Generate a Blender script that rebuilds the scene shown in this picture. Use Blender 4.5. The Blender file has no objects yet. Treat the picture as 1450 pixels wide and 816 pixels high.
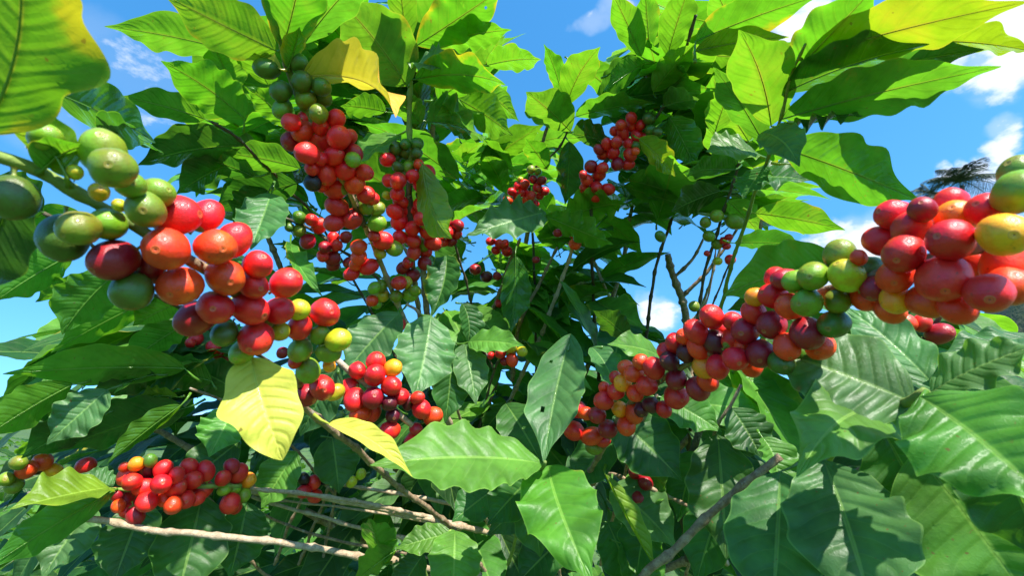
import bpy, bmesh, math, random
from mathutils import Vector, Matrix, noise
R = math.radians
rng = random.Random(7)
scene = bpy.context.scene
COL = scene.collection

# ------------------------------------------------------------------ camera
F = 650.0                       # focal length in pixels of the 1450 px wide photograph
PITCH = R(16.0)
CAM = Vector((0, 0, 1.5))
RIGHT = Vector((1, 0, 0))
FWD = Vector((0, math.cos(PITCH), math.sin(PITCH)))
UPV = Vector((0, -math.sin(PITCH), math.cos(PITCH)))
SUN = Vector((0.34, -0.48, 0.81)).normalized()

def at(px, py, d):
    return CAM + RIGHT * ((px - 725) / F * d) + UPV * ((408 - py) / F * d) + FWD * d

cd = bpy.data.cameras.new("camera")
cam = bpy.data.objects.new("camera", cd)
COL.objects.link(cam)
cam.location = CAM
cam.rotation_euler = (R(90) + PITCH, 0, 0)
cd.sensor_width = 36
cd.lens = F / 1450 * 36
cd.clip_start = 0.01
cd.clip_end = 5000
cd.dof.use_dof = True
cd.dof.focus_distance = 0.55
cd.dof.aperture_fstop = 20.0
scene.camera = cam

# ------------------------------------------------------------------ node helpers
def new_mat(name):
    m = bpy.data.materials.new(name)
    m.use_nodes = True
    m.node_tree.nodes.clear()
    return m, m.node_tree

class G:
    def __init__(s, nt): s.nt = nt
    def n(s, t, **kw):
        nd = s.nt.nodes.new(t)
        for k, v in kw.items(): setattr(nd, k, v)
        return nd
    def put(s, sock, v):
        if v is None: return
        if isinstance(v, bpy.types.NodeSocket): s.nt.links.new(v, sock)
        else: sock.default_value = v
    def m(s, op, a, b=None, c=None, clamp=False):
        nd = s.n('ShaderNodeMath', operation=op, use_clamp=clamp)
        s.put(nd.inputs[0], a); s.put(nd.inputs[1], b)
        if c is not None: s.put(nd.inputs[2], c)
        return nd.outputs[0]
    def mix(s, f, a, b, mode='MIX'):
        nd = s.n('ShaderNodeMix', data_type='RGBA', blend_type=mode)
        s.put(nd.inputs[0], f); s.put(nd.inputs[6], a); s.put(nd.inputs[7], b)
        return nd.outputs[2]
    def ss(s, x, a, b, lo=0.0, hi=1.0):
        nd = s.n('ShaderNodeMapRange', interpolation_type='SMOOTHSTEP')
        s.put(nd.inputs[0], x); s.put(nd.inputs[1], a); s.put(nd.inputs[2], b); s.put(nd.inputs[3], lo); s.put(nd.inputs[4], hi)
        return nd.outputs[0]
    def noise(s, vec, scale, detail=3, rough=.55, dim='3D', w=None):
        nd = s.n('ShaderNodeTexNoise', noise_dimensions=dim)
        if vec is not None: s.put(nd.inputs['Vector'], vec)
        if w is not None: s.put(nd.inputs['W'], w)
        nd.inputs['Scale'].default_value = scale; nd.inputs['Detail'].default_value = detail; nd.inputs['Roughness'].default_value = rough
        return nd.outputs[0]
    def vm(s, op, a, b=None, scale=None):
        nd = s.n('ShaderNodeVectorMath', operation=op)
        s.put(nd.inputs[0], a)
        if b is not None: s.put(nd.inputs[1], b)
        if scale is not None: s.put(nd.inputs['Scale'], scale)
        return nd.outputs['Value'] if op in ('DOT_PRODUCT', 'LENGTH', 'DISTANCE') else nd.outputs[0]

# ------------------------------------------------------------------ materials
def leaf_material(name, use_attr=False):
    m, nt = new_mat(name); g = G(nt)
    out = g.n('ShaderNodeOutputMaterial')
    if use_attr:
        a = g.n('ShaderNodeAttribute', attribute_name='tint'); col = a.outputs['Color']; yel = a.outputs['Alpha']; rnd = g.m('MULTIPLY', a.outputs['Fac'], 17.0)
    else:
        oi = g.n('ShaderNodeObjectInfo'); col = oi.outputs['Color']; yel = oi.outputs['Alpha']; rnd = oi.outputs['Random']
    uv = g.n('ShaderNodeUVMap').outputs[0]
    sep = g.n('ShaderNodeSeparateXYZ'); g.put(sep.inputs[0], uv)
    u = sep.outputs[0]
    v = g.m('ABSOLUTE', g.m('MULTIPLY', g.m('SUBTRACT', sep.outputs[1], .5), 2.0))
    pos = g.n('ShaderNodeTexCoord').outputs['Object']
    w = g.m('MULTIPLY', rnd, 50.0)
    n1 = g.noise(pos, 45, 3, .6, '4D', w)
    n2 = g.noise(pos, 260, 2, .6, '4D', w)
    n3 = g.noise(pos, 900, 2, .6, '4D', w)
    # lateral veins, curving towards the tip
    side = g.ss(sep.outputs[1], .499, .501, 0.0, .37)
    ph = g.m('ADD', g.m('ADD', g.m('MULTIPLY', u, 9.5), g.m('MULTIPLY', g.m('POWER', v, 1.25), -1.75)), side)
    ph = g.m('ADD', ph, g.m('MULTIPLY', g.m('SUBTRACT', n1, .5), .35))
    dist = g.m('ABSOLUTE', g.m('SUBTRACT', g.m('FRACT', ph), .5))
    lat = g.m('MULTIPLY', g.ss(dist, .0, .055, 1.0, 0.0), g.ss(v, .55, .95, 1.0, .0))
    latw = g.m('MULTIPLY', g.ss(dist, .0, .3, 1.0, 0.0), g.ss(v, .6, .98, 1.0, .1))
    mid = g.ss(v, .02, .055, 1.0, 0.0)
    midw = g.ss(v, .0, .16, 1.0, 0.0)
    edge = g.ss(v, .95, .985, 0.0, .55)  # pale margin painted in, standing for light glowing through the thin rim
    vein = g.m('MAXIMUM', g.m('MAXIMUM', g.m('MULTIPLY', lat, .2), mid), edge)
    # fine net of veins
    vor = g.n('ShaderNodeTexVoronoi', feature='DISTANCE_TO_EDGE'); g.put(vor.inputs['Vector'], pos); vor.inputs['Scale'].default_value = 330
    net = g.ss(vor.outputs['Distance'], .0, .12, 1.0, 0.0)
    # colour
    c = g.mix(g.ss(n1, .3, .7, 0.0, 1.0), g.vm('SCALE', col, scale=.72), g.vm('SCALE', col, scale=1.25))
    c = g.mix(g.m('MULTIPLY', g.m('SUBTRACT', n2, .35), .5, clamp=True), c, g.vm('MULTIPLY', c, (1.5, 1.3, 1.1)))
    yn = g.m('ADD', g.m('MULTIPLY', n1, 1.1), g.m('MULTIPLY', g.m('POWER', v, 2.0), .35))
    yf = g.ss(g.m('ADD', yn, yel), 1.05, 1.5, 0.0, .95)
    c = g.mix(yf, c, (.56, .40, .02, 1))
    vcol = g.mix(.5, g.vm('SCALE', c, scale=2.2), (.16, .26, .05, 1))
    c = g.mix(g.m('MULTIPLY', vein, .75), c, vcol)
    # blemishes: small brown specks
    sp = g.noise(pos, 420, 1, .4, '4D', g.m('ADD', w, 7.0))
    spm = g.m('MULTIPLY', g.ss(sp, .70, .745), g.ss(n1, .48, .6))
    c = g.mix(g.m('MULTIPLY', spm, .8), c, (.10, .06, .02, 1))
    # pale dust film on the upper side
    geo = g.n('ShaderNodeNewGeometry')
    back = geo.outputs['Backfacing']
    under = g.mix(1.0, c, (1.55, 1.35, 1.5, 1), 'MULTIPLY')
    basec = g.mix(back, c, under)
    tr = g.vm('MINIMUM', g.vm('MULTIPLY', c, (3.7, 3.4, .9)), (.72, .64, .25))
    tr = g.mix(g.m('MULTIPLY', g.m('MAXIMUM', g.m('MULTIPLY', latw, .35), g.m('MAXIMUM', midw, g.m('MULTIPLY', net, .10))), .36), tr, g.vm('SCALE', tr, scale=.45))
    h = g.m('ADD', g.m('MULTIPLY', latw, -.55), g.m('MULTIPLY', midw, -.5))
    h = g.m('ADD', h, g.m('MULTIPLY', net, -.05))
    h = g.m('ADD', h, g.m('MULTIPLY', n2, .35))
    h = g.m('MULTIPLY', h, g.m('SUBTRACT', 1.0, g.m('MULTIPLY', back, 2.0)))
    bp = g.n('ShaderNodeBump'); bp.inputs['Strength'].default_value = .5; bp.inputs['Distance'].default_value = .0012
    g.put(bp.inputs['Height'], h)
    p = g.n('ShaderNodeBsdfPrincipled')
    g.put(p.inputs['Base Color'], basec)
    rough = g.m('ADD', g.m('ADD', .20, g.m('MULTIPLY', back, .24)), g.m('MULTIPLY', g.m('SUBTRACT', n2, .5), .22))
    g.put(p.inputs['Roughness'], rough)
    g.put(p.inputs['Specular IOR Level'], g.m('SUBTRACT', .5, g.m('MULTIPLY', back, .2)))
    g.put(p.inputs['Normal'], bp.outputs[0])
    t = g.n('ShaderNodeBsdfTranslucent'); g.put(t.inputs['Color'], tr); g.put(t.inputs['Normal'], bp.outputs[0])
    ms = g.n('ShaderNodeMixShader'); ms.inputs[0].default_value = .36
    nt.links.new(p.outputs[0], ms.inputs[1]); nt.links.new(t.outputs[0], ms.inputs[2])
    nt.links.new(ms.outputs[0], out.inputs[0])
    return m

def cherry_material():
    m, nt = new_mat('coffee_cherry_skin'); g = G(nt)
    out = g.n('ShaderNodeOutputMaterial')
    oi = g.n('ShaderNodeObjectInfo'); col = oi.outputs['Color']; rnd = oi.outputs['Random']; blush = oi.outputs['Alpha']
    pos = g.n('ShaderNodeTexCoord').outputs['Object']
    sep = g.n('ShaderNodeSeparateXYZ'); g.put(sep.inputs[0], pos)
    x, y, z = sep.outputs
    r = g.m('SQRT', g.m('ADD', g.m('MULTIPLY', x, x), g.m('MULTIPLY', y, y)))
    w = g.m('MULTIPLY', rnd, 60.0)
    n1 = g.noise(pos, 1.1, 2, .5, '4D', w)
    n2 = g.noise(pos, 7, 3, .6, '4D', w)
    n3 = g.noise(pos, 26, 2, .6, '4D', w)
    alt = g.vm('ADD', g.vm('MULTIPLY', col, (1.0, .68, .9)), g.vm('SCALE', (.26, .10, .0), scale=blush))
    c = g.mix(g.ss(n1, .38, .66), col, alt)
    c = g.mix(g.ss(n2, .45, .75, 0.0, .35), c, g.vm('SCALE', c, scale=.62))
    # pale pin specks
    c = g.mix(g.ss(n3, .70, .78, 0.0, .18), c, g.vm('ADD', g.vm('SCALE', c, scale=1.1), (.12, .06, .03)))
    n4 = g.noise(pos, 4.2, 3, .65, '4D', g.m('ADD', w, 11.0))
    c = g.mix(g.m('MULTIPLY', g.ss(n4, .62, .70), .55), c, (.09, .035, .015, 1))
    top = g.ss(z, .6, .7)
    rj = g.m('ADD', g.m('MULTIPLY', r, g.m('ADD', .92, g.m('MULTIPLY', g.m('FRACT', g.m('MULTIPLY', rnd, 37.0)), .4))), g.m('MULTIPLY', g.m('SUBTRACT', n2, .5), .03))
    disc = g.m('MULTIPLY', top, g.ss(rj, .19, .225, 1.0, 0.0))
    ring = g.m('MULTIPLY', top, g.ss(g.m('ABSOLUTE', g.m('SUBTRACT', rj, .175)), .012, .035, 1.0, 0.0))
    ring2 = g.m('MULTIPLY', top, g.ss(g.m('ABSOLUTE', g.m('SUBTRACT', rj, .09)), .008, .025, 1.0, 0.0))
    dot = g.m('MULTIPLY', top, g.ss(rj, .028, .05, 1.0, 0.0))
    c = g.mix(g.m('MULTIPLY', disc, .16), c, (.42, .20, .05, 1))
    c = g.mix(g.m('MULTIPLY', g.m('MAXIMUM', ring, ring2), g.m('MULTIPLY', g.m('ADD', .15, g.m('MULTIPLY', g.m('FRACT', g.m('MULTIPLY', rnd, 91.0)), .4)), g.ss(n3, .3, .5, .4, 1.0))), c, (.55, .30, .10, 1))
    c = g.mix(g.m('MULTIPLY', dot, .75), c, (.10, .045, .02, 1))
    # stalk end
    st = g.ss(z, -1.03, -1.10)
    c = g.mix(st, c, (.20, .24, .04, 1))
    bp = g.n('ShaderNodeBump'); bp.inputs['Strength'].default_value = .18; bp.inputs['Distance'].default_value = .04
    g.put(bp.inputs['Height'], g.m('ADD', g.m('MULTIPLY', n2, .6), g.m('MULTIPLY', n3, .35)))
    p = g.n('ShaderNodeBsdfPrincipled')
    g.put(p.inputs['Base Color'], c)
    g.put(p.inputs['Roughness'], g.m('ADD', .22, g.m('MULTIPLY', n2, .22)))
    p.inputs['Specular IOR Level'].default_value = .40
    p.inputs['Subsurface Weight'].default_value = .12
    p.inputs['Subsurface Radius'].default_value = (1.0, .35, .12)
    p.inputs['Subsurface Scale'].default_value = .0025
    p.inputs['Coat Weight'].default_value = .16
    p.inputs['Coat Roughness'].default_value = .14
    g.put(p.inputs['Normal'], bp.outputs[0])
    nt.links.new(p.outputs[0], out.inputs[0])
    return m

def bark_material(name, ca, cb, scale=180, lichen=1.0):
    m, nt = new_mat(name); g = G(nt)
    out = g.n('ShaderNodeOutputMaterial')
    pos = g.n('ShaderNodeTexCoord').outputs['Object']
    uv = g.n('ShaderNodeUVMap').outputs[0]
    st = g.vm('MULTIPLY', uv, (1.0, 26.0, 1.0))
    n1 = g.noise(pos, scale, 4, .65)
    n2 = g.noise(pos, scale * 5, 3, .6)
    n3 = g.noise(st, 9.0, 3, .6)
    c = g.mix(g.ss(n1, .32, .68), ca, cb)
    c = g.mix(g.ss(n2, .5, .75, 0.0, .6 * max(.3, lichen)), c, g.vm('SCALE', c, scale=.45))
    c = g.mix(g.ss(n3, .5, .8, 0.0, .4), c, g.vm('SCALE', c, scale=1.45))
    n4 = g.noise(pos, scale * .45, 4, .7)
    c = g.mix(g.ss(n4, .58, .68, 0.0, .6 * lichen), c, (.40, .40, .33, 1))
    c = g.mix(g.ss(n4, .42, .34, 0.0, .6 * lichen), c, g.vm('SCALE', c, scale=.4))
    bp = g.n('ShaderNodeBump'); bp.inputs['Strength'].default_value = .9; bp.inputs['Distance'].default_value = .0012
    g.put(bp.inputs['Height'], g.m('ADD', n1, g.m('MULTIPLY', n2, .5)))
    p = g.n('ShaderNodeBsdfPrincipled')
    g.put(p.inputs['Base Color'], c); p.inputs['Roughness'].default_value = .75
    g.put(p.inputs['Normal'], bp.outputs[0])
    nt.links.new(p.outputs[0], out.inputs[0])
    return m

def plain_material(name, ca, cb, scale, rough=.8, bump=.3, dist=.05):
    m, nt = new_mat(name); g = G(nt)
    out = g.n('ShaderNodeOutputMaterial')
    pos = g.n('ShaderNodeTexCoord').outputs['Object']
    n1 = g.noise(pos, scale, 6, .65)
    n2 = g.noise(pos, scale * 9, 4, .6)
    c = g.mix(g.ss(n1, .35, .65), ca, cb)
    c = g.mix(g.ss(n2, .4, .7, 0.0, .5), c, g.vm('SCALE', c, scale=.55))
    bp = g.n('ShaderNodeBump'); bp.inputs['Strength'].default_value = bump; bp.inputs['Distance'].default_value = dist
    g.put(bp.inputs['Height'], n2)
    p = g.n('ShaderNodeBsdfPrincipled')
    g.put(p.inputs['Base Color'], c); p.inputs['Roughness'].default_value = rough
    g.put(p.inputs['Normal'], bp.outputs[0])
    nt.links.new(p.outputs[0], out.inputs[0])
    return m

M_LEAF = leaf_material('coffee_leaf')
M_LEAFMASS = leaf_material('coffee_leaf_mass', True)
M_CHERRY = cherry_material()
M_BARK = bark_material('coffee_bark', (.34, .24, .14, 1), (.17, .105, .06, 1))
M_PALE = bark_material('dry_twig_bark', (.47, .36, .23, 1), (.30, .21, .125, 1))
M_GREENSTEM = bark_material('green_stem', (.22, .32, .05, 1), (.13, .19, .035, 1), 60, 0)
M_DARKSTEM = bark_material('dark_stem', (.10, .075, .035, 1), (.05, .04, .02, 1))
STEMS = {'b': M_BARK, 'p': M_PALE, 'g': M_GREENSTEM, 'd': M_DARKSTEM}

# ------------------------------------------------------------------ objects
def thing(name, label, cat, loc, group=None):
    o = bpy.data.objects.new(name, None)
    o.empty_display_size = .02
    COL.objects.link(o); o.location = loc
    o['label'] = label; o['category'] = cat
    if group: o['group'] = group
    return o

def link_mesh(name, verts, faces, mat, parent=None, loc=(0, 0, 0), uvs=None, smooth=True):
    me = bpy.data.meshes.new(name)
    me.from_pydata([tuple(v) for v in verts], [], faces)
    if uvs:
        l = me.uv_layers.new(name='UVMap')
        flat = []
        for f in faces:
            for i in f: flat += uvs[i]
        l.data.foreach_set('uv', flat)
    if smooth: me.polygons.foreach_set('use_smooth', [True] * len(me.polygons))
    me.materials.append(mat)
    o = bpy.data.objects.new(name, me)
    COL.objects.link(o)
    if parent: o.parent = parent
    o.location = loc
    return o

def catmull(pts, n=8):
    if len(pts) < 3:
        a, b = pts[0], pts[-1]
        return [a.lerp(b, i / (n * 2)) for i in range(n * 2 + 1)]
    P = [pts[0] * 2 - pts[1]] + list(pts) + [pts[-1] * 2 - pts[-2]]
    out = []
    for i in range(1, len(P) - 2):
        a, b, c, d = P[i - 1], P[i], P[i + 1], P[i + 2]
        for k in range(n):
            t = k / n
            out.append(.5 * ((2 * b) + (c - a) * t + (2 * a - 5 * b + 4 * c - d) * t * t + (3 * b - a - 3 * c + d) * t ** 3))
    out.append(P[-2])
    return out

def tube_data(path, radii, seg=9, off=0, cap=True):
    V, Fc, U = [], [], []
    n = len(path); ref = None; s = 0
    for i, p in enumerate(path):
        t = (path[min(i + 1, n - 1)] - path[max(i - 1, 0)])
        t = t.normalized() if t.length > 1e-9 else Vector((0, 0, 1))
        if ref is None: ref = t.orthogonal().normalized()
        ref = (ref - t * ref.dot(t)).normalized()
        b = t.cross(ref)
        if i: s += (path[i] - path[i - 1]).length
        for k in range(seg):
            a = 2 * math.pi * k / seg
            V.append(p + (ref * math.cos(a) + b * math.sin(a)) * radii[i]); U.append((s * 20, k / seg))
    for i in range(n - 1):
        for k in range(seg):
            k2 = (k + 1) % seg
            Fc.append((off + i * seg + k, off + i * seg + k2, off + (i + 1) * seg + k2, off + (i + 1) * seg + k))
    if cap:
        Fc.append(tuple(off + k for k in range(seg))[::-1])
        Fc.append(tuple(off + (n - 1) * seg + k for k in range(seg)))
    return V, Fc, U

def stem_mesh(name, pts, r0, r1, mat, parent, gap=.03, kink=.0, n=10):
    """A stem through pts (world) with swollen nodes every gap metres."""
    path = catmull(pts, n)
    L = sum((path[i] - path[i - 1]).length for i in range(1, len(path)))
    m = max(12, min(170, int(L / .0035)))
    # resample
    res = []; acc = [0]
    for i in range(1, len(path)): acc.append(acc[-1] + (path[i] - path[i - 1]).length)
    j = 0
    for i in range(m + 1):
        s = L * i / m
        while j < len(acc) - 2 and acc[j + 1] < s: j += 1
        t = (s - acc[j]) / max(1e-9, acc[j + 1] - acc[j])
        res.append(path[j].lerp(path[j + 1], min(1, t)))
    rad = []
    ph = rng.random()
    for i, p in enumerate(res):
        s = L * i / m
        f = ((s / gap + ph) % 1.0) - .5
        sw = 1 + .42 * math.exp(-(f * gap / .0032) ** 2)
        rr = (r0 + (r1 - r0) * i / m) * sw
        rad.append(rr * (1 + .16 * noise.noise(p * 160) + .10 * noise.noise(p * 420)))
        res[i] = p + noise.noise_vector(p * 30) * .0016 + noise.noise_vector(p * 9) * kink
    base = parent.location if parent else Vector((0, 0, 0))
    V, Fc, U = tube_data([p - base for p in res], rad, 9)
    return link_mesh(name, V, Fc, mat, parent, (0, 0, 0), U), res

# ---------------------------------------------------------------- cherry mesh
def cherry_mesh(sd):
    r = random.Random(sd)
    el = 1.09 + r.random() * .2
    sq = r.uniform(-.05, .05)
    prof = []
    nr = 20
    for i in range(nr + 1):
        a = math.pi * i / nr             # 0 = tip with the eye
        z = math.cos(a) * el; q = math.sin(a)
        prof.append([q * (1 + .05 * math.cos(a) * q), z])
    top = el
    eye = [(.0, top - .05), (.03, top - .05), (.05, top - .025), (.10, top - .022), (.145, top - .026), (.17, top - .012), (.20, top - .028)]
    body = [p for p in prof if p[0] > .25 or p[1] < 0]
    body = [p for p in body if not (p[1] < -.9 and p[0] < .12)]
    stalk = [(.14, -el * .985), (.095, -el - .02), (.075, -el - .12), (.08, -el - .30), (.11, -el - .40)]
    P = eye + [(a, b) for a, b in body] + stalk
    seg = 22
    V = []; Fc = []
    V.append(Vector((0, 0, P[0][1])))
    for (q, z) in P[1:]:
        for k in range(seg):
            a = 2 * math.pi * k / seg
            n = 1 + .085 * noise.noise(Vector((math.cos(a) * 1.2 + sd * 3, math.sin(a) * 1.2, z * 1.2)))
            V.append(Vector((q * math.cos(a) * (1 + sq) * n, q * math.sin(a) * (1 - sq) * n, z)))
    for k in range(seg): Fc.append((0, 1 + k, 1 + (k + 1) % seg))
    for i in range(len(P) - 2):
        for k in range(seg):
            a = 1 + i * seg; b = a + seg; k2 = (k + 1) % seg
            Fc.append((a + k, b + k, b + k2, a + k2))
    Fc.append(tuple(1 + (len(P) - 2) * seg + k for k in range(seg)))
    me = bpy.data.meshes.new('cherry')
    me.from_pydata([tuple(v) for v in V], [], Fc)
    me.polygons.foreach_set('use_smooth', [True] * len(me.polygons))
    me.materials.append(M_CHERRY)
    return me
CHERRIES = [cherry_mesh(i + 1) for i in range(6)]
CC = {  # base colours (linear) and how strongly an orange blush shows
    'R': ((.74, .010, .018), .22), 'O': ((.84, .048, .012), .45), 'Y': ((.88, .34, .012), .3), 'D': ((.11, .006, .018), .05),
    'M': ((.36, .006, .020), .08), 'K': ((.018, .008, .010), .0), 'G': ((.19, .33, .018), .08), 'H': ((.075, .17, .016), .03), 'L': ((.50, .52, .018), .12)}
CLABEL = {'G': 'unripe green cherry', 'H': 'unripe dark green cherry', 'L': 'yellow green cherry turning ripe', 'Y': 'orange yellow cherry', 'D': 'overripe dark purple cherry', 'K': 'dried black cherry', 'M': 'dark crimson cherry', 'O': 'orange red cherry', 'R': None}

# ---------------------------------------------------------------- leaf mesh
def leaf_shape(P0, P2, W, nrm, bend=.1, side=0.0, fold=.18, wave=.05, k=5.5, seed=0, nu=44, nv=7, twist=0.0, pet=None, puff=1.0, curl=0.0, lobe=1.0, tipf=.60):
    """verts (world), faces, uvs of one coffee leaf: elliptic, drip tip, wavy edge, sunken veins, midrib and stalk."""
    r = random.Random(seed)
    ax = P2 - P0; L = ax.length; t0 = ax / L
    n0 = (nrm - t0 * nrm.dot(t0)).normalized()
    s0 = n0.cross(t0)
    P1 = (P0 + P2) * .5 + n0 * (bend * L * 1.0) + s0 * (side * L)
    pa, pb = r.random() * 6.28, r.random() * 6.28
    ka, kb = k * r.uniform(.8, 1.2), k * r.uniform(.8, 1.2)
    wa, wb = wave * r.uniform(.6, 1.4), wave * r.uniform(.6, 1.4)
    pk = r.uniform(.82, 1.0); off = Vector((seed * 1.37, seed * .71, seed * 2.11))
    V, U, Fc = [], [], []
    cols = 2 * nv + 1
    mids = []
    for i in range(nu + 1):
        u = i / nu
        a, b, c = (1 - u) ** 2, 2 * u * (1 - u), u * u
        p = P0 * a + P1 * b + P2 * c
        T = ((P1 - P0) * (1 - u) + (P2 - P1) * u).normalized()
        N = (n0 - T * n0.dot(T)).normalized()
        S = N.cross(T)
        if twist:
            q = Matrix.Rotation(twist * (u - .4), 3, T); N = q @ N; S = q @ S
        if curl: p = p - N * (curl * L * max(0, u - .55) ** 2 * 2.2)
        f = max(0.0, 4 * (u ** pk) * (1 - u ** pk)) ** .80
        q_ = min(1, max(0, (u - .66) / .30)); f *= 1 - tipf * q_ * q_ * (3 - 2 * q_)
        f = max(f, .012)
        hw = W * .5
        mids.append((p, N))
        for j in range(cols):
            v = (j - nv) / nv; av = abs(v); sg = 1 if v > 0 else -1
            kk, pp, ww = (ka, pa, wa) if v > 0 else (kb, pb, wb)
            env = min(1.0, 3.2 * u) * min(1.0, 3.2 * (1 - u))
            wv = math.sin(6.283 * kk * u + pp + .7 * math.sin(9 * u + pp)) * ww * (.6 + .8 * noise.noise(off + Vector((u * 3, sg, 0))) + .4)
            scal = 1 + (.045 * math.sin(6.283 * kk * u + pp + 1.4) + .05 * noise.noise(off + Vector((u * 7, sg * 3, 2)))) * av * env * lobe
            ph = u * 9.5 - 1.75 * av ** 1.25 + (.37 if v > 0 else 0)
            dd = abs((ph % 1.0) - .5) * 2         # 0 on a vein
            pf = puff * .016 * W * (dd ** .6) * (av * (1 - av) * 4) ** .7 * min(1, f * 1.5)
            lo = noise.noise(off + Vector((u * 2.2, v * 1.1, 5))) * .07 * W * av * env
            z = hw * f * fold * (av ** 1.15) * 1.0 + W * wv * av ** 1.9 * env * 1.3 + pf + lo
            x = v * hw * f * scal * (1 - .25 * fold * fold)
            V.append(p + S * x + N * z); U.append((u, v * .5 + .5))
    for i in range(nu):
        for j in range(cols - 1):
            a = i * cols + j
            Fc.append((a, a + 1, a + cols + 1, a + cols))
    # midrib below the blade, and stalk
    path = []; rad = []
    r0 = max(.0005, W * .009)
    if pet is not None:
        m = P0.lerp(pet, .5) - n0 * (pet - P0).length * .10
        path += [pet, m]; rad += [r0 * 2.6, r0 * 2.1]
    for i in range(0, nu, 3):
        p, N = mids[i]; rr = r0 * (1 - .85 * i / nu)
        path.append(p - N * rr * .75); rad.append(rr)
    tv, tf, tu = tube_data(path, rad, 6, len(V))
    V += tv; Fc += tf; U += [(.5, .5)] * len(tv)
    return V, Fc, U

LC = {'P': (.40, .44, .055), 'g': (.052, .16, .020), 'd': (.022, .080, .014), 'b': (.060, .185, .017), 'y': (.105, .195, .013), 'Y': (.50, .47, .075), 'O': (.50, .32, .04), 'k': (.042, .122, .033)}

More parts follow.
